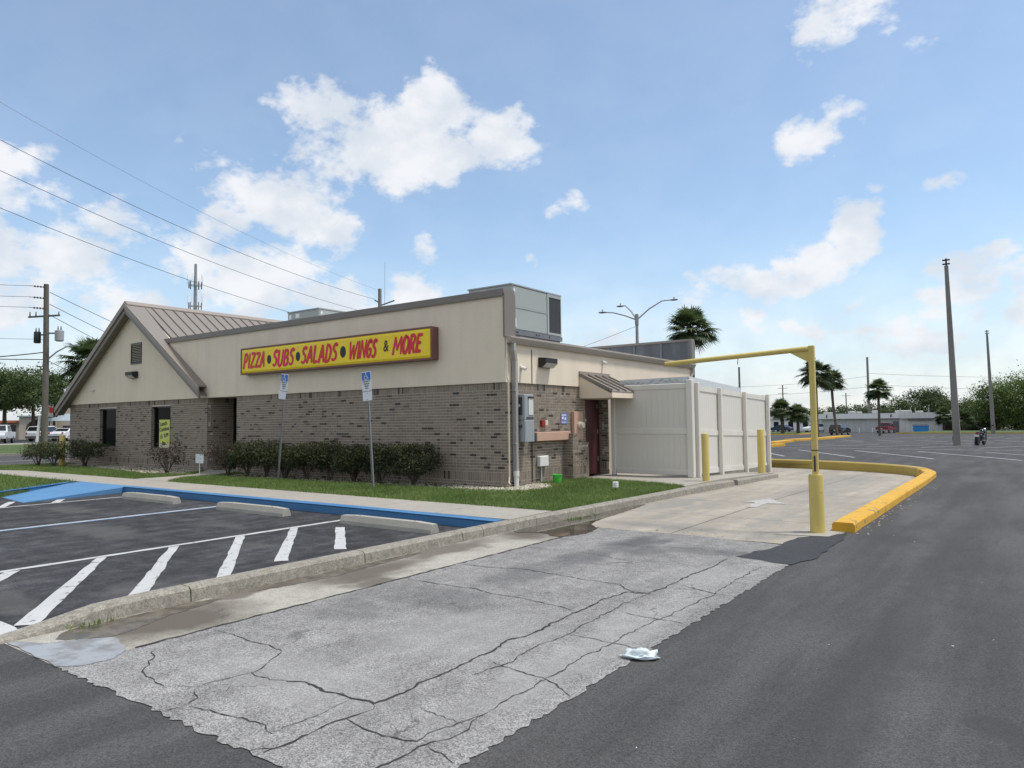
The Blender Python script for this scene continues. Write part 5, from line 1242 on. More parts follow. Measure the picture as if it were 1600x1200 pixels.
tree(-10.5, 177, -1.2, 9.2, 6.2, 4, 'broad round oak above the low white building', 'oak_leaf', 5, 110, 135, .38, .4, FT, .15)
tree(-3.5, 172, -1.2, 6.0, 3.8, 3, 'lower tree right of the broad oak', 'oak_leaf', 6, 60, 120, .38, .3, FT, .1)
tree(2.2, 132, -1.1, 5.6, 2.6, 3, 'small grey green tree right of the tall light pole', 'oak_leaf', 7, 60, 120, .27, .2, FT, .1)
tree(5.2, 126, -1.1, 8.0, 3.0, 4, 'light green tree behind the farther light pole', 'light_leaf', 8, 80, 135, .28, .25, FT, .12)
tree(8.6, 124, -1.1, 8.9, 3.2, 4, 'tall light green tree at the right edge', 'light_leaf', 9, 90, 135, .28, .25, FT, .12)
tree(12.6, 126, -1.1, 8.6, 3.6, 4, 'light green tree running out of the right edge', 'light_leaf', 10, 90, 135, .28, .25, FT, .1)
tree(10.0, 128, -1.1, 4.2, 4.6, 2, 'dark undergrowth below the tall light green trees', 'oak_leaf', 11, 80, 120, .28, .2, FT, .02)
tree(4.0, 129, -1.1, 3.6, 3.0, 2, 'dark brush beside the base of the farther light pole', 'oak_leaf', 12, 60, 105, .28, .2, FT, .02)
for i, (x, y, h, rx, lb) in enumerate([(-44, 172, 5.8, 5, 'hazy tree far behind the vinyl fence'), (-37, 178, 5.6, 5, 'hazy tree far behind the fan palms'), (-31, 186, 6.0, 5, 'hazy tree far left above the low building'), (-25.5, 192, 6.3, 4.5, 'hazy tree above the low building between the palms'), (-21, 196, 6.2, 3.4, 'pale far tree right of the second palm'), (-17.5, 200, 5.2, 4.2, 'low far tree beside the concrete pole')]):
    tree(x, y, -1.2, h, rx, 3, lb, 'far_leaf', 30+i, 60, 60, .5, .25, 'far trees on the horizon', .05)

# cabbage palms
def palm_mesh(seed, nf=34, fl=1.5, seeds=False):
    rng = np.random.RandomState(seed); Q = []; ton = []
    pet = MB()
    for i in range(nf):
        a = rng.uniform(0, 6.28); e = R(-42+128*rng.rand()**.85); L = fl*rng.uniform(.38, .74)
        d_ = np.array([math.cos(a)*math.cos(e), math.sin(a)*math.cos(e), math.sin(e)]); droop = np.array([0, 0, -.18*L])
        p0 = np.zeros(3); p1 = d_*L*.5; p2 = d_*L+droop
        pet.tube([p0, p1, p2], [.022, .016, .010], 4)
        dd = (p2-p1); dd /= np.linalg.norm(dd); side = np.cross(dd, [0, 0, 1.]); side /= np.linalg.norm(side)+1e-6; upv = np.cross(side, dd)
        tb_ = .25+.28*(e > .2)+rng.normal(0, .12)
        nl = 22
        for k in range(nl):
            th = R(-112+224*k/(nl-1)); ll = fl*rng.uniform(.52, .70)*(.75+.25*math.cos(th*.8))
            v = dd*math.cos(th)+side*math.sin(th)-upv*.10*abs(math.sin(th)); m_ = p2+v*ll*.55; t_ = p2+v*ll*.9+np.array([0, 0, -.15*ll*rng.uniform(.2, 1.6)])
            wv_ = np.cross(v, upv); wv_ /= np.linalg.norm(wv_)+1e-6; wv_ = wv_*.030*fl
            Q.append([p2-wv_*.4, p2+wv_*.4, m_+wv_, m_-wv_]); Q.append([m_-wv_, m_+wv_, t_+wv_*.1, t_-wv_*.1])
            c = np.clip(tb_+rng.normal(0, .1), 0, 1); ton += [c, c]
    return np.array(Q), ton, pet
PALM = [palm_mesh(s_, 62, 1.45) for s_ in (1, 2)]; PMESH = []
def palm(x, y, z, hc, scale, label, k=0, rot=0, tr=.16, boots=True, seed=0, lean=0, group='cabbage palms'):
    r = empty('palm_tree', (x, y, z), 0, label, 'palm tree', group); rnd = random.Random(seed)
    n_ = 12; tk = MB(); tk.tube([(lean*math.sin(i/n_*1.7), 0, -.1+hc*i/n_) for i in range(n_+1)], [tr*(1.15 if i < 2 else .95+.07*rnd.random()) for i in range(n_+1)], 9); tk.build('trunk', 'palm_trunk', r)
    top = Vector((lean*math.sin(1.7), 0, hc))
    bt = MB()
    for i in range(26):
        a = i*2.4; zz_ = hc-.75*scale+.03*i*scale; c = Vector((math.cos(a), math.sin(a), 0)); bt.tube([top*(zz_/hc)+Vector((0, 0, zz_))*0+c*tr*.8+Vector((0, 0, zz_-top.z*(zz_/hc))), Vector((top.x, 0, zz_))+c*(tr*1.45)+Vector((0, 0, .22*scale))], [.05*scale, .03*scale], 4)
    bt.build('leaf_boots', 'boot', r)
    Q, ton, pet = PALM[k]
    if len(PMESH) <= k:
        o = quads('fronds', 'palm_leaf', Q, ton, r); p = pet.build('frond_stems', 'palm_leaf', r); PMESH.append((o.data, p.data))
    else:
        o = bpy.data.objects.new('fronds', PMESH[k][0]); p = bpy.data.objects.new('frond_stems', PMESH[k][1])
        for q in (o, p): col.objects.link(q); q.parent = r
    for q in (o, p): q.location = top; q.scale = (scale,)*3; q.rotation_euler = (0, 0, rot)
    return r
palm(-7.65, 30.1, gz(-7, 30), 7.35, 1.12, 'cabbage palm rising behind the rear corner of the restaurant', 0, .4, .17, seed=1)
palm(-8.3, 65, gz(-8.3, 65), 6.7, 1.22, 'tall palm close behind the clearance bar post', 1, 1.2, .2, seed=2)
palm(-10.65, 86.3, gz(-10.6, 86), 7.2, 1.22, 'leaning palm behind the black car', 0, 2.2, .17, seed=3, lean=-.5)
palm(-7.6, 98.4, gz(-7.6, 98), 6.5, 1.25, 'slim palm beside the red pickup', 1, 3.3, .17, seed=4)
palm(-25.9, 117, -1.1, 4.2, 1.55, 'bushy palm at the far left island by the vinyl fence', 0, 1., .3, seed=5)
palm(-23.5, 118, -1.1, 3.5, 1.45, 'short bushy palm second on the far left island', 1, .2, .28, seed=6)
palm(-49.2, 12.4, .0, 6.6, 1.5, 'palm half hidden behind the left slope of the gable', 1, .9, .2, seed=7)
palm(1.0, 120, -1.1, 2.4, 1.2, 'low palm in the brush right of the tall light pole', 0, 2., .16, seed=8)
palm(-2.2, 128, -1.1, 2.9, 1.2, 'low palm beside the roof end of the white building', 1, 2.6, .16, seed=9)

# ================================================================== FAR LOT: islands, grass, poles, vehicles
def island(a, b, wd, z, label=None):
    a, b = Vector(a), Vector(b); d_ = (b-a).normalized(); m = Vector((-d_.y, d_.x))*wd/2; q = MB(); e = d_*wd*.4
    poly = [a-m+e, a-m*.5, a+m*.5, a+m+e, b+m-e, b+m*.5, b-m*.5, b-m-e]
    zs0 = [gz(p.x, p.y)-.1 for p in poly]; zs1 = [gz(p.x, p.y)+.15 for p in poly]
    q.prism([(p.x, p.y) for p in poly], zs0, zs1); o = q.build('island_kerb', 'yellow_kerb'); o['kind'] = 'structure'
    c = [p+(((a+b)/2)-p)*.04+(-m*.30 if (p-a).dot(m) > 0 else m*.30) for p in poly]
island((-3.3, 30.5), (-3.2, 33.5), .5, 0); island((-4.9, 36.5), (-5.6, 44.5), .7, 0); island((-6.3, 46.5), (-5.4, 57.5), 1.0, 0); island((-5.9, 59), (-9.6, 86), 1.3, 0)
for a, b in (((-30, 106), (-22, 112)), ((-22, 112), (-21.8, 123))): island(a, b, .5, 0)
fg = MB(); xs2 = [-3, 0, 5, 10, 20, 40, 80]; ys2 = [82, 88, 95, 103, 112]
for i in range(len(xs2)-1):
    for j in range(len(ys2)-1):
        fg.add([(x, y, gz(x, y)+.12) for x, y in ((xs2[i], ys2[j]), (xs2[i+1], ys2[j]), (xs2[i+1], ys2[j+1]), (xs2[i], ys2[j+1]))], [(0, 1, 2, 3)])
structure(fg, 'far_verge', 'turf')
structure(MB().box(-3.2, 80, 81.7, 82, -.45, -.17), 'far_kerb', 'yellow_kerb_dull')
structure(MB().box(-34, -21.9, 112, 130, -1.3, -1.0), 'far_island', 'turf')

def light_pole(x, y, h, label):
    r = empty('light_pole', (x, y, gz(x, y)), 0, label, 'light pole', 'tall concrete light poles')
    MB().add([(s_*.20, t_*.20, -.1) for s_, t_ in ((-1, -1), (1, -1), (1, 1), (-1, 1))]+[(s_*.10-.16, t_*.10, h) for s_, t_ in ((-1, -1), (1, -1), (1, 1), (-1, 1))],
             [(3, 2, 1, 0), (4, 5, 6, 7), (0, 1, 5, 4), (1, 2, 6, 5), (2, 3, 7, 6), (3, 0, 4, 7)]).build('shaft', 'concrete_pole', r)
    MB().tube([(-.16, 0, h), (-.16, 0, h+.45)], .05, 8).build('tenon', 'black', r)
    for z in (.12, .36): MB().cham(-.36, .04, -.06, .06, h+z-.05, h+z+.03, .01).build('bracket', 'black', r)
    MB().box(-.235, -.203, -.05, .05, .3, .55).build('hand_hole_cover', 'dark_grey', r)
light_pole(5.92, 37.3, 10.9, 'tall bare concrete light pole left of the motorcycle'); light_pole(6.25, 80.5, 10.9, 'farther bare concrete light pole in front of the light green trees')

# motorcycle seen from behind, leaning on its stand
MC = empty('motorcycle', (6.98, 39.25, gz(7, 39.25)), R(24), 'black motorcycle parked beside the tall light pole', 'motorcycle')
MC.rotation_euler = (0, R(7), R(-10)); MC.scale = (1.08,)*3
mp = lambda mb, n, m, p=MC, **k: mb.build(n, m, p, **k)
def wheel(cx, cy, r, wd, parent, hub='chrome', axis='X', ox=0.):
    ty = MB(); K = 20; a0 = []
    for (rr, xx) in ((r*.66, -wd/2), (r*.9, -wd/2), (r, -wd*.3), (r, wd*.3), (r*.9, wd/2), (r*.66, wd/2)):
        ty.v += [(ox+xx, cx+rr*math.cos(6.2832*i/K), cy+rr*math.sin(6.2832*i/K)) for i in range(K)]
    for s_ in range(5):
        for i in range(K): ty.f.append((s_*K+i, s_*K+(i+1) % K, (s_+1)*K+(i+1) % K, (s_+1)*K+i))
    t = ty.build('tyre', 'rubber', parent, smooth=True)
    rm = MB()
    rm.tube([(ox-wd*.42, cx, cy), (ox+wd*.42, cx, cy)], r*.665, 16); rm.build('rim', hub, t)
    return t
wheel(-.72, .30, .30, .17, MC, 'dark_grey'); wheel(.72, .30, .30, .12, MC, 'dark_grey')
mp(MB().tube([(0, -.45, .42), (0, -.1, .36), (0, .28, .40), (0, .5, .82)], .05, 8), 'frame', 'black'); mp(MB().cham(-.17, .17, -.2, .25, .24, .56, .05), 'engine', 'dark_grey')
mp(MB().ball((0, .2, .78), .2, 12, 8, (.8, 1.4, .7)), 'fuel_tank', 'car_black', smooth=True)
mp(MB().cham(-.14, .14, -.62, -.02, .66, .77, .04), 'seat', 'black'); mp(MB().cham(-.10, .10, -1.02, -.55, .56, .70, .04), 'rear_fender', 'black')
mp(MB().cham(-.12, .12, -1.05, -1.03, .50, .62, .004), 'licence_plate', 'sign_white'); mp(MB().cham(-.07, .07, -1.06, -1.0, .65, .72, .01), 'tail_light', 'tail_red')
mp(MB().tube([(-.38, .36, 1.02), (-.2, .5, .98), (.2, .5, .98), (.38, .36, 1.02)], .018, 6), 'handlebar', 'black')
for s_ in (-1, 1): mp(MB().tube([(s_*.3, .4, 1.0), (s_*.38, .44, 1.14)], .008, 5).ball((s_*.4, .44, 1.17), .06, 8, 6, (1, .3, .7)), 'mirror', 'black')
for s_ in (-1, 1): mp(MB().tube([(s_*.09, .52, .95), (s_*.09, .72, .30)], .024, 6), 'fork', 'dark_grey')
mp(MB().ball((0, .58, .86), .11, 10, 8), 'headlight', 'chrome', smooth=True); mp(MB().tube([(.2, .1, .28), (.22, -.4, .28), (.22, -.95, .34)], [.03, .045, .05], 8), 'exhaust', 'dark_grey')
mp(MB().tube([(-.08, .05, .3), (-.30, -.02, .02)], .012, 5), 'side_stand', 'dark_grey')

# vehicles: side profile lofted across the width
def vehicle(name, loc, rz_, kind, paint, label, group):
    r = empty(name, loc, rz_, label, 'car' if kind != 'pickup' else 'pickup', group)
    if kind == 'suv': L, W, prof, gl = 4.6, 1.85, [(-2.3, .35), (-2.3, .95), (-2.22, 1.1), (-1.95, 1.68), (.35, 1.70), (1.05, 1.12), (2.05, 1.0), (2.28, .8), (2.3, .38)], [(-2.02, 1.14), (-1.86, 1.60), (.30, 1.62), (.90, 1.12)]
    elif kind == 'pickup': L, W, prof, gl = 5.6, 1.95, [(-2.8, .5), (-2.8, 1.12), (-.95, 1.14), (-.80, 1.82), (.55, 1.84), (1.25, 1.2), (2.55, 1.1), (2.8, .85), (2.8, .5)], [(-.72, 1.2), (-.64, 1.74), (.50, 1.76), (1.08, 1.2)]
    else: L, W, prof, gl = 4.5, 1.78, [(-2.25, .32), (-2.25, .85), (-2.1, .98), (-1.5, 1.05), (-.85, 1.43), (.35, 1.44), (1.05, .98), (2.05, .86), (2.25, .65), (2.25, .34)], [(-1.36, 1.05), (-.8, 1.37), (.32, 1.38), (.90, 1.0)]
    bd = MB(); n_ = len(prof); zmax = max(p[1] for p in prof)
    secs = [(-W/2, .0), (-W/2+.03, .0), (W/2-.03, .0), (W/2, .0)]
    def hw(z): return W/2*(1 if z < 1.15 else 1-.20*(z-1.15)/(zmax-1.15+1e-6))
    vs = []
    for s_ in (-1, 1):
        vs += [(s_*hw(z), y, z) for y, z in prof]
    bd.add(vs, [tuple(range(n_)), tuple(range(n_, 2*n_))[::-1]]+[(i, n_+i, n_+(i+1) % n_, (i+1) % n_) for i in range(n_)])
    body = bd.build('body', paint, r, tri=True)
    mod = body.modifiers.new('b', 'BEVEL'); mod.width = .05; mod.segments = 2
    for s_ in (-1, 1):
        q = MB(); q.add([(s_*(hw(z)+.006), y, z) for y, z in gl], [(0, 1, 2, 3)]); q.build('side_window', 'car_glass', r)
    def ends(i0, i1, name_, mt, k0=.1, k1=.9, wk=.86):
        (ya_, za_), (yb_, zb_) = prof[i0], prof[i1]; nrm = Vector((yb_-ya_, zb_-za_)); nrm = Vector((-nrm.y, nrm.x)).normalized()*.008
        p0 = (ya_+(yb_-ya_)*k0, za_+(zb_-za_)*k0); p1 = (ya_+(yb_-ya_)*k1, za_+(zb_-za_)*k1)
        q = MB(); q.add([(-hw(p0[1])*wk, p0[0]+nrm.x, p0[1]+nrm.y), (hw(p0[1])*wk, p0[0]+nrm.x, p0[1]+nrm.y), (hw(p1[1])*wk, p1[0]+nrm.x, p1[1]+nrm.y), (-hw(p1[1])*wk, p1[0]+nrm.x, p1[1]+nrm.y)], [(0, 1, 2, 3)]); q.build(name_, mt, r)
    ends(2, 3, 'rear_window', 'car_glass', .12, .88) if kind != 'sedan' else ends(3, 4, 'rear_window', 'car_glass', .12, .9)
    ends(4, 5, 'windscreen', 'car_glass') if kind != 'sedan' else ends(5, 6, 'windscreen', 'car_glass')
    wb = L*.29; wr = .37 if kind != 'sedan' else .32
    for s_ in (-1, 1):
        for y in (-wb, wb): wheel(y, wr, wr, .22, r, 'galvanised', ox=s_*(W/2-.10))
        yb_ = prof[0][0]; MB().cham(s_*W*.42-.09, s_*W*.42+.09, yb_-.012, yb_+.05, .80, 1.0, .01).build('tail_light', 'tail_red', r)
        MB().cham(s_*W*.36-.16, s_*W*.36+.16, -yb_-.10, -yb_+.012, .66, .78, .01).build('headlight', 'lens', r)
        MB().cham(s_*(W/2+.08)-.08, s_*(W/2+.08)+.08, .62, .74, 1.05, 1.2, .02).build('mirror', paint, r)
    MB().cham(-W/2+.05, W/2-.05, -L/2-.07, -L/2+.03, .42, .60, .02).build('rear_bumper', 'dark_grey' if kind != 'pickup' else 'chrome', r)
    MB().box(-.16, .16, -L/2-.012, -L/2-.004, .74, .86).build('licence_plate', 'sign_white', r)
    return r
vehicle('parked_car', (-15.2, 110.5, -1.13), R(-8), 'suv', 'car_black', 'black sport utility car parked in front of the low white building', 'vehicles in the far lot')
vehicle('parked_pickup', (-10.8, 126, -1.13), R(-6), 'pickup', 'car_red', 'dark red pickup truck by the wall of the white building', 'vehicles in the far lot')
vehicle('parked_car', (-23.6, 131, -1.1), R(140), 'suv', 'car_white', 'white sport utility car seen left of the tall palm', 'vehicles in the far lot')
vehicle('parked_car', (-31.6, 137, -1.1), R(70), 'sedan', 'car_blue', 'dark blue car glimpsed beside the vinyl fence', 'vehicles in the far lot')
vehicle('parked_car', (-21.4, 134, -1.1), R(200), 'suv', 'car_silver', 'silver car glimpsed just right of the tall palm trunk', 'vehicles in the far lot')
vehicle('parked_pickup', (-72.6, 14.0, .04), R(-118), 'pickup', 'car_silver', 'silver pickup at the left edge beyond the grass', 'vehicles beyond the road')
vehicle('parked_car', (-80.6, 21.2, .04), R(40), 'suv', 'car_white', 'white van-like car just right of the utility pole', 'vehicles beyond the road')
vehicle('parked_car', (-78.2, 22.6, .04), R(35), 'sedan', 'car_white', 'white car with red tail partly hidden by the brick corner', 'vehicles beyond the road')

# far low building on the right
FB = empty('far_building', (-12, 134, -1.13), R(15), 'long low pale building with flat white fascia beyond the lot', 'building')
fbp = lambda mb, n, m, p=FB, **k: mb.build(n, m, p, **k)
fbp(MB().box(-11, 2.2, 0, 12, 0, 2.55), 'wall', 'wall_pale'); fbp(MB().box(2.2, 9.0, -.4, 12, 0, 2.5), 'wall', 'wall_white'); fbp(MB().box(-11.3, 2.199, -.7, 12.2, 2.551, 3.5), 'fascia', 'roof_white'); fbp(MB().box(2.201, 9.2, -.9, 12.2, 2.501, 3.55), 'fascia', 'wall_white')
for i in range(10): fbp(MB().box(2.5+i*.65, 2.56+i*.65, -.46, -.401, 0, 2.5), 'wall_rib', 'wall_white')
fbp(MB().box(3.5, 7.4, -1.0, -.45, 2.25, 2.36), 'pipe_rack', 'steel_grey')
for x, hh_, ww_ in ((-9.4, .35, .9), (-5.2, .5, .6), (-4.0, .4, .5), (-1.2, .6, .45), (3.6, .55, 1.3), (6.3, .4, .5)): fbp(MB().cham(x-ww_, x+ww_, 4, 6, 3.5, 3.5+hh_, .1), 'roof_unit', 'hvac')
for x in (2.9, 4.6, 5.4, 7.6): fbp(MB().tube([(x, 3.5, 3.5), (x, 3.5, 4.5)], .06, 6), 'vent_pipe', 'galvanised')
for x in (-10, 0.8): fbp(MB().cham(x-.1, x+.1, -.85, -.701, 2.8, 3.3, .02), 'wall_lamp', 'dark_grey')
for x in (-4.6, -2.4): fbp(MB().tube([(x, -1.5, 0), (x, -1.5, .9)], .08, 8), 'bollard', 'sign_white')
fbp(MB().box(1.2, 2.1, -.05, -.001, 0, 2.0), 'door', 'steel_grey')
C2 = empty('covered_porch', (-1.2, 135.5, -1.13), R(15), 'open porch with pale tiled roof at the right end of the low building', 'porch')
MB().add([(-2, -1, 2.5), (4, -1, 2.5), (4, 5, 2.5), (-2, 5, 2.5), (-1, 1, 3.9), (3, 1, 3.9), (3, 4, 3.9), (-1, 4, 3.9)], [(3, 2, 1, 0), (4, 5, 6, 7), (0, 1, 5, 4), (1, 2, 6, 5), (2, 3, 7, 6), (3, 0, 4, 7)]).build('roof', 'cream_plastic', C2)
for x in (-1.8, .5, 2.6): MB().box(x-.1, x+.1, -.8, -.6, 0, 2.49).build('column', 'wall_white', C2)
MB().box(-1.9, 3.9, 3.5, 3.7, 0, 2.49).build('back_wall', 'boot', C2)
DP = empty('dumpster', (-5.45, 125.2, -1.13), R(15), 'bright blue dumpster in front of the white building wall', 'dumpster')
MB().add([(-1.0, -.6, .1), (1.0, -.6, .1), (1.0, .6, .1), (-1.0, .6, .1), (-1.1, -.75, 1.2), (1.1, -.75, 1.2), (1.1, .75, 1.45), (-1.1, .75, 1.45)], [(3, 2, 1, 0), (4, 5, 6, 7), (0, 1, 5, 4), (1, 2, 6, 5), (2, 3, 7, 6), (3, 0, 4, 7)]).build('bin', 'dumpster_blue', DP)
MB().add([(-1.13, -.8, 1.21), (1.13, -.8, 1.21), (1.13, .8, 1.47), (-1.13, .8, 1.47), (-1.13, -.8, 1.25), (1.13, -.8, 1.25), (1.13, .8, 1.51), (-1.13, .8, 1.51)], [(3, 2, 1, 0), (4, 5, 6, 7), (0, 1, 5, 4), (1, 2, 6, 5), (2, 3, 7, 6), (3, 0, 4, 7)]).build('lid', 'black', DP)
MB().box(-1.2, -1.08, -.2, .2, .6, .8).box(1.08, 1.2, -.2, .2, .6, .8).build('fork_pocket', 'dumpster_blue', DP)
W_ = empty('far_shop', (-30, 150, -1.1), R(12), 'far white and orange roofed shop behind the fan palms', 'building')
MB().box(-8, 7, 0, 8, 0, 2.6).build('wall', 'roof_white', W_); MB().box(2.5, 7.4, -.5, 8.2, 2.601, 3.2).build('fascia', 'roof_orange', W_); MB().box(-8.4, 2.4, -.5, 8.2, 2.601, 3.0).build('fascia', 'roof_white', W_)
for x in (-6, -3, 0, 3, 5.5): MB().box(x-.5, x+.5, -.03, -.001, .4, 2.0).build('window', 'car_glass', W_)

# building on the left across the road
LB = empty('far_building', (-94.5, 25.6, .04), R(54), 'beige shop building with arched entry and red squares behind the utility pole', 'building')
lp = lambda mb, n, m, p=LB, **k: mb.build(n, m, p, **k)
# local x runs along the facade, local -y faces the viewer
lp(MB().box(.4, 12, 1.72, 10, 0, 5.4), 'wall', 'wall_beige'); lp(MB().box(.2, 12.2, 1.55, 10.2, 5.401, 5.7), 'cornice', 'roof_white')
aq = MB(); K = 12; prof_ = [(-2.4, 0), (-2.4, 2.9), (1.6, 2.9), (1.6, 0), (1.1, 0), (1.1, 1.2)]+[(-.3+1.4*math.cos(math.pi*i/K), 1.2+1.4*math.sin(math.pi*i/K)) for i in range(1, K)]+[(-1.7, 1.2), (-1.7, 0)]
aq.xprism(prof_, .6, 1.4, axis=1); lp(aq, 'arched_entry', 'wall_beige', tri=True)
lp(MB().box(-2.6, 1.8, .4, 1.6, 2.901, 3.1), 'entry_coping', 'awning_grey'); lp(MB().box(-1.7, 1.1, 1.6, 1.7, 0, 2.6), 'entry_recess', 'boot')
lp(MB().box(-.6, .5, 1.5, 1.58, 0, 1.9), 'door', 'black'); lp(MB().box(.6, 1.05, 1.5, 1.58, .3, 1.8), 'window', 'wall_pale')
lp(MB().box(-9, -2.6, 2, 8, 0, 2.2), 'wall', 'wall_beige'); lp(MB().box(-9.4, -2.61, 1.2, 8.4, 2.201, 2.5), 'fascia', 'roof_orange'); lp(MB().box(-8.5, -3.2, 1.95, 1.999, .3, 1.9), 'window', 'car_glass')
for x in (1.0, 1.8): lp(MB().cham(x-.34, x+.34, 1.58, 1.719, 3.45, 4.2, .03), 'red_panel', 'red_plastic')
lp(MB().box(2.4, 5.2, 1.66, 1.719, .3, 1.55), 'window', 'car_glass'); lp(MB().box(2.3, 5.3, 1.62, 1.719, 1.56, 1.75), 'window_head', 'dark_grey')
SC = empty('shade_canopy', (-84.6, 24.0, .04), R(54), 'pale blue grey shade canopy in front of the beige shop', 'canopy')
MB().add([(-1.6, -1, 2.3), (2.6, -1, 2.3), (2.6, 2, 2.3), (-1.6, 2, 2.3), (.9, .5, 3.2)], [(0, 1, 4), (1, 2, 4), (2, 3, 4), (3, 0, 4), (3, 2, 1, 0)]).build('fabric', 'awning_grey', SC)
for x, y in ((-1.4, -.8), (2.4, -.8), (2.4, 1.8), (-1.4, 1.8)): MB().tube([(x, y, 0), (x, y, 2.32)], .05, 6).build('post', 'dark_grey', SC)

# ================================================================== POLES AND WIRES
def wire(a, b, sag, r, label, name='power_line', group='overhead wires'):
    a, b = Vector(a), Vector(b); mid = (a+b)/2; P = []
    for i in range(25):
        t = i/24; p = a+(b-a)*t; p.z -= sag*4*t*(1-t); P.append(p-a)
    o = MB().tube(P, r, 5).build(name, 'wire'); o.location = a; return tag(o, label, 'wire', group)
UP = Vector((-43.2, 7.0, 0))
U_ = empty('utility_pole', UP, 0, 'wooden utility pole with two transformers and a street light arm', 'utility pole')
ux, uy = Vector((.81, .585, 0)), Vector((-.585, .81, 0))
MB().tube([(0, 0, -.3), (-.02, 0, 6), (-.08, -.06, 11.15)], [.205, .18, .15], 12).build('shaft', 'wood_pole', U_, smooth=True)
zs_ = [10.95, 10.2, 9.5]
for z in zs_:
    e = -ux*1.25; q = MB(); q.tube([-ux*.15+Vector((-.06, 0, z)), e+Vector((0, 0, z+.12))], .022, 6); io = q.build('insulator_rod', 'porcelain', U_)
    for k in range(4):
        c = -ux*(.25+.2*k)+Vector((-.05, 0, z+.02+.02*k)); MB().tube([c-ux*.03, c+ux*.03], .065, 8).build('insulator', 'porcelain', io)
ca = MB().obar(-ux*1.25+Vector((0, 0, 8.95)), ux*.85+Vector((0, 0, 9.05)), .09, .11).build('crossarm', 'wood_pole', U_)
for k in (-1.15, -.75, .78): MB().tube([ux*k+Vector((0, 0, 9.0)), ux*k+Vector((0, 0, 9.3))], [.05, .03], 8).build('cutout', 'porcelain', ca)
for s_, mt, z in ((-.62, 'black', 7.2), (.85, 'transformer', 7.3)):
    c = ux*s_; t = MB().tube([c+Vector((0, 0, z)), c+Vector((0, 0, z+.05)), c+Vector((0, 0, z+.70)), c+Vector((0, 0, z+.76))], [.18, .21 if s_ < 0 else .27, .21 if s_ < 0 else .27, .18], 14).build('transformer', mt, U_, smooth=True)
    for k in (-.1, .1): MB().tube([c+ux*k+Vector((0, 0, z+.76)), c+ux*k+Vector((0, 0, z+1.02))], [.05, .025], 7).build('bushing', 'porcelain', t)
    MB().obar(Vector((0, 0, z+.55)), c*.7+Vector((0, 0, z+.55)), .06, .1).build('bracket', 'steel_grey', t)
lm = MB().tube([ux*.15+Vector((0, 0, 6.15)), ux*.7+Vector((0, 0, 6.6)), ux*1.35+Vector((0, 0, 6.95)), ux*1.7+Vector((0, 0, 7.0))], [.05, .045, .04, .04], 7).build('lamp_arm', 'lamp_metal', U_)
MB().ball(ux*2.0+Vector((0, 0, 7.0)), .3, 10, 6, (1, .6, .25)).build('lamp_head', 'lamp_metal', lm, smooth=True)
MB().tube([-ux*.4+uy*-.2+Vector((0, 0, 0)), -ux*.3+Vector((0, 0, 2.4))], .1, 8).build('cable_guard', 'white_plastic', U_)
for k, z in enumerate(zs_):
    wire(UP-ux*1.25+Vector((0, 0, z+.12)), UP-ux*14+uy*-3+Vector((0, 0, z+1.2)), .3, .014, ['topmost', 'middle', 'lowest'][k]+' of the three wires leaving the utility pole to the left')
wire(UP+Vector((0, 0, 6.6)), UP-ux*14+uy*-3+Vector((0, 0, 6.5)), .5, .035, 'thick upper communication cable left of the utility pole'); wire(UP+Vector((0, 0, 6.1)), UP-ux*14+uy*-3+Vector((0, 0, 6.6)), .15, .03, 'thick lower communication cable left of the utility pole')
wire(UP+Vector((0, 0, 7.45)), UP-ux*14+uy*-3+Vector((0, 0, 8.2)), .2, .012, 'thin wire between the transformers and the left edge')
for k, (z, e) in enumerate(((10.6, (-90, 62, 6.2)), (9.8, (-92, 58, 5.6)), (9.1, (-94, 54, 5.2)), (6.0, (-93, 45, 3.4)))):
    wire(UP+Vector((.1, .1, z)), Vector(e), .6, .02, ['highest', 'second', 'third', 'lowest'][k]+' of the wires slanting down from the utility pole behind the gable')
# second line of poles behind the restaurant
P2 = Vector((-45.5, 39.2, 0))
Q_ = empty('utility_pole', P2, 0, 'power pole with slanted arms showing above the parapet', 'utility pole')
MB().tube([(0, 0, -.3), (0, 0, 15.8)], [.3, .19], 10).build('shaft', 'concrete_pole', Q_, smooth=True)
for e0, e1, z0_, z1_ in ((-.55, .0, 14.62, 14.3), (.0, 1.55, 14.0, 14.55), (.3, .75, 13.95, 13.5)): MB().obar(ux*e0+Vector((0, 0, z0_)), ux*e1+Vector((0, 0, z1_)), .12, .12).build('arm', 'steel_grey', Q_)
MB().tube([ux*.5+Vector((0, 0, 13)), ux*.55+Vector((0, 0, 18.6))], .02, 5).build('static_mast', 'galvanised', Q_)
WP = [((-38.43, .63, 21.22), (-45.5, 39.2, 15.6), .9, .008, 'faint topmost wire sweeping across the sky'), ((-38.53, .71, 18.98), (-45.9, 38.9, 14.7), 1.0, .018, 'second wire down sweeping across the sky to the power pole'),
      ((-38.6, .78, 17.14), (-45.4, 40.0, 12.9), 1.0, .018, 'third wire down sweeping across the sky'), ((-38.69, .86, 14.91), (-45.4, 39.9, 10.9), .9, .018, 'lowest of the long wires sweeping past the cell tower')]
for a, b, sg, r_, lb in WP: wire(a, b, sg, r_, lb)
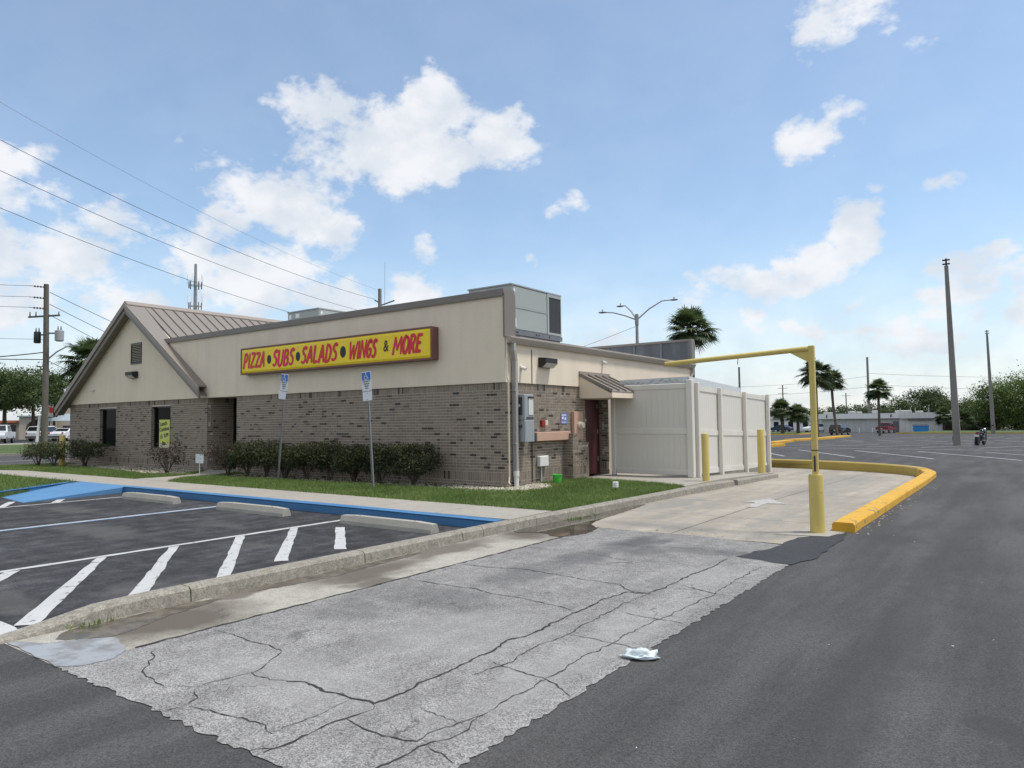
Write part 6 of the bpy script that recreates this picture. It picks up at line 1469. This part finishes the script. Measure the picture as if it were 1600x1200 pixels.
# cell tower
CT = empty('cell_tower', (-198, 106, -1.5), 0, 'slim grey cell tower with two rings of antennas above the roof', 'tower')
MB().tube([(0, 0, 0), (0, 0, 53.2)], [1.0, .38], 12).build('mast', 'lamp_metal', CT, smooth=True)
for z in (46.5, 40.8-.8):
    ringo = MB(); K = 12; ringo.tube([(1.7*math.cos(6.2832*i/K), 1.7*math.sin(6.2832*i/K), z) for i in range(K+1)], .09, 5, cap=False); ro = ringo.build('antenna_ring', 'lamp_metal', CT)
    for i in range(9):
        a = 6.2832*i/9; MB().box(-.16, .16, -.1, .1, -1.0, 1.1).build('antenna', 'steel_grey' if z > 43 else 'lamp_metal', ro).location = (1.85*math.cos(a), 1.85*math.sin(a), z)
        if i % 2 == 0: MB().obar((0, 0, z-.2), (1.7*math.cos(a), 1.7*math.sin(a), z), .12, .12).build('strut', 'lamp_metal', ro)
    for i in range(5):
        a = 6.2832*i/5+.3; MB().tube([(2.3*math.cos(a), 2.3*math.sin(a), z+.4), (2.3*math.cos(a), 2.3*math.sin(a), z+3.4)], .04, 4).build('whip', 'lamp_metal', ro)
# three-armed street lamp behind the restaurant
SLp = empty('street_lamp', (-14.8, 37.1, gz(-14, 37)), 0, 'grey street lamp with three curved arms behind the roof', 'street lamp')
MB().tube([(0, 0, 0), (0, 0, 9.4)], [.17, .11], 10).build('shaft', 'lamp_metal', SLp, smooth=True); MB().tube([(0, 0, 9.1), (0, 0, 9.95)], .15, 10).build('collar', 'lamp_metal', SLp)
for dx, dy, dz in ((-2.5, 0, .62), (2.75, 0, 1.55), (-.9, .3, 1.4)):
    v = R0*dx+Vector((-R0.y, R0.x, 0))*dy*6; am = MB().tube([(0, 0, 9.5), v*.35+Vector((0, 0, 9.5+dz*.55)), v*.72+Vector((0, 0, 9.5+dz*.95)), v+Vector((0, 0, 9.5+dz))], [.06, .055, .05, .045], 7).build('arm', 'lamp_metal', SLp)
    tp = v*1.06+Vector((0, 0, 9.5+dz)); MB().ball(tp, .32, 10, 6, (1.1, .8, .22)).build('lamp_head', 'lamp_metal', am, smooth=True); MB().tube([tp+Vector((0, 0, .04)), tp+Vector((0, 0, .22))], .05, 7).build('photocell', 'lamp_metal', am)
wire((-14.8, 37.1, 8.9), (-48, 46, 5.0), .7, .014, 'thin wire running from the three-armed street lamp')
# distant poles on the right
def far_pole(x, y, h, r_, mt, label, arms=1):
    o = empty('utility_pole', (x, y, -1.2), 0, label, 'utility pole', 'distant utility poles'); MB().tube([(0, 0, 0), (0, 0, h)], [r_*1.3, r_], 8).build('shaft', mt, o)
    for k in range(arms): MB().obar(R0*-1.2+Vector((0, 0, h-.8-1.3*k)), R0*1.2+Vector((0, 0, h-.8-1.3*k)), .1, .1).build('crossarm', 'steel_grey', o)
far_pole(-21.4, 174.7, 17.3, .24, 'concrete_pole', 'thick pale concrete pole beside the slim palm', 0); far_pole(-40.8, 173, 11.3, .14, 'wood_pole', 'distant pole with two crossarms above the fan palms', 2)
far_pole(-32, 204, 9.8, .14, 'wood_pole', 'thin distant pole left of the concrete pole', 1); far_pole(-21.7, 212, 7.7, .14, 'wood_pole', 'thin distant pole right of the slim palm', 1)
far_pole(3.2, 133, 8.0, .12, 'wood_pole', 'dark pole standing in the brush right of the tall light pole', 0); far_pole(5.0, 135, 7.3, .1, 'wood_pole', 'shorter dark pole in the brush by the farther light pole', 0)
far_pole(-10.2, 46.9, 7.2, .08, 'steel_grey', 'short dark pole showing above the vinyl fence', 0)
wire((-60, 160, 9.8), (-21.4, 174.7, 11.5), .8, .03, 'upper distant wire left of the concrete pole'); wire((-60, 160, 7.6), (-21.4, 174.7, 9.0), .8, .03, 'lower distant wire left of the concrete pole')
wire((-21.4, 174.7, 12.2), (40, 205, 10.5), .9, .03, 'upper distant wire right of the concrete pole'); wire((-21.4, 174.7, 9.6), (40, 205, 7.3), .9, .03, 'lower distant wire right of the concrete pole')

# paint flakes, leaf scraps and grit lying along the kerbs
rnd = random.Random(77); mb = MB()
def flake(x, y, z, s_):
    a = rnd.uniform(0, 6.28); mb.add([(x+s_*math.cos(a+k*2.1)*rnd.uniform(.5, 1), y+s_*math.sin(a+k*2.1)*rnd.uniform(.5, 1), z+rnd.uniform(0, .006)) for k in range(3)], [(0, 1, 2)])
for i in range(130): flake(7.46+abs(rnd.gauss(0, .10)), rnd.uniform(-2, 6), .006, rnd.uniform(.008, .028))
for i in range(40): flake(rnd.uniform(7.5, 13), rnd.uniform(-10, 2), .006, rnd.uniform(.005, .013))
o = mb.build('paint_flakes', 'cream_plastic', fix=False); tag(o, 'pale paint flakes and grit scattered along the yellow kerb', 'debris', kind='stuff')
mb = MB()
for i in range(160): y = rnd.uniform(-10, 1.5); flake(kx(y)+.03+abs(rnd.gauss(0, .07)), y, .013, rnd.uniform(.006, .022))
for i in range(90): flake(rnd.uniform(4.2, 7.2), rnd.uniform(-10.5, -3.5), .012, rnd.uniform(.004, .012))
for i in range(60): flake(rnd.uniform(5, 6.6), rnd.uniform(-3.5, -2.6), .012, rnd.uniform(.01, .03))
o = mb.build('leaf_litter', 'boot', fix=False); tag(o, 'brown leaf scraps and grit in the gutter along the grey kerb', 'debris', kind='stuff')
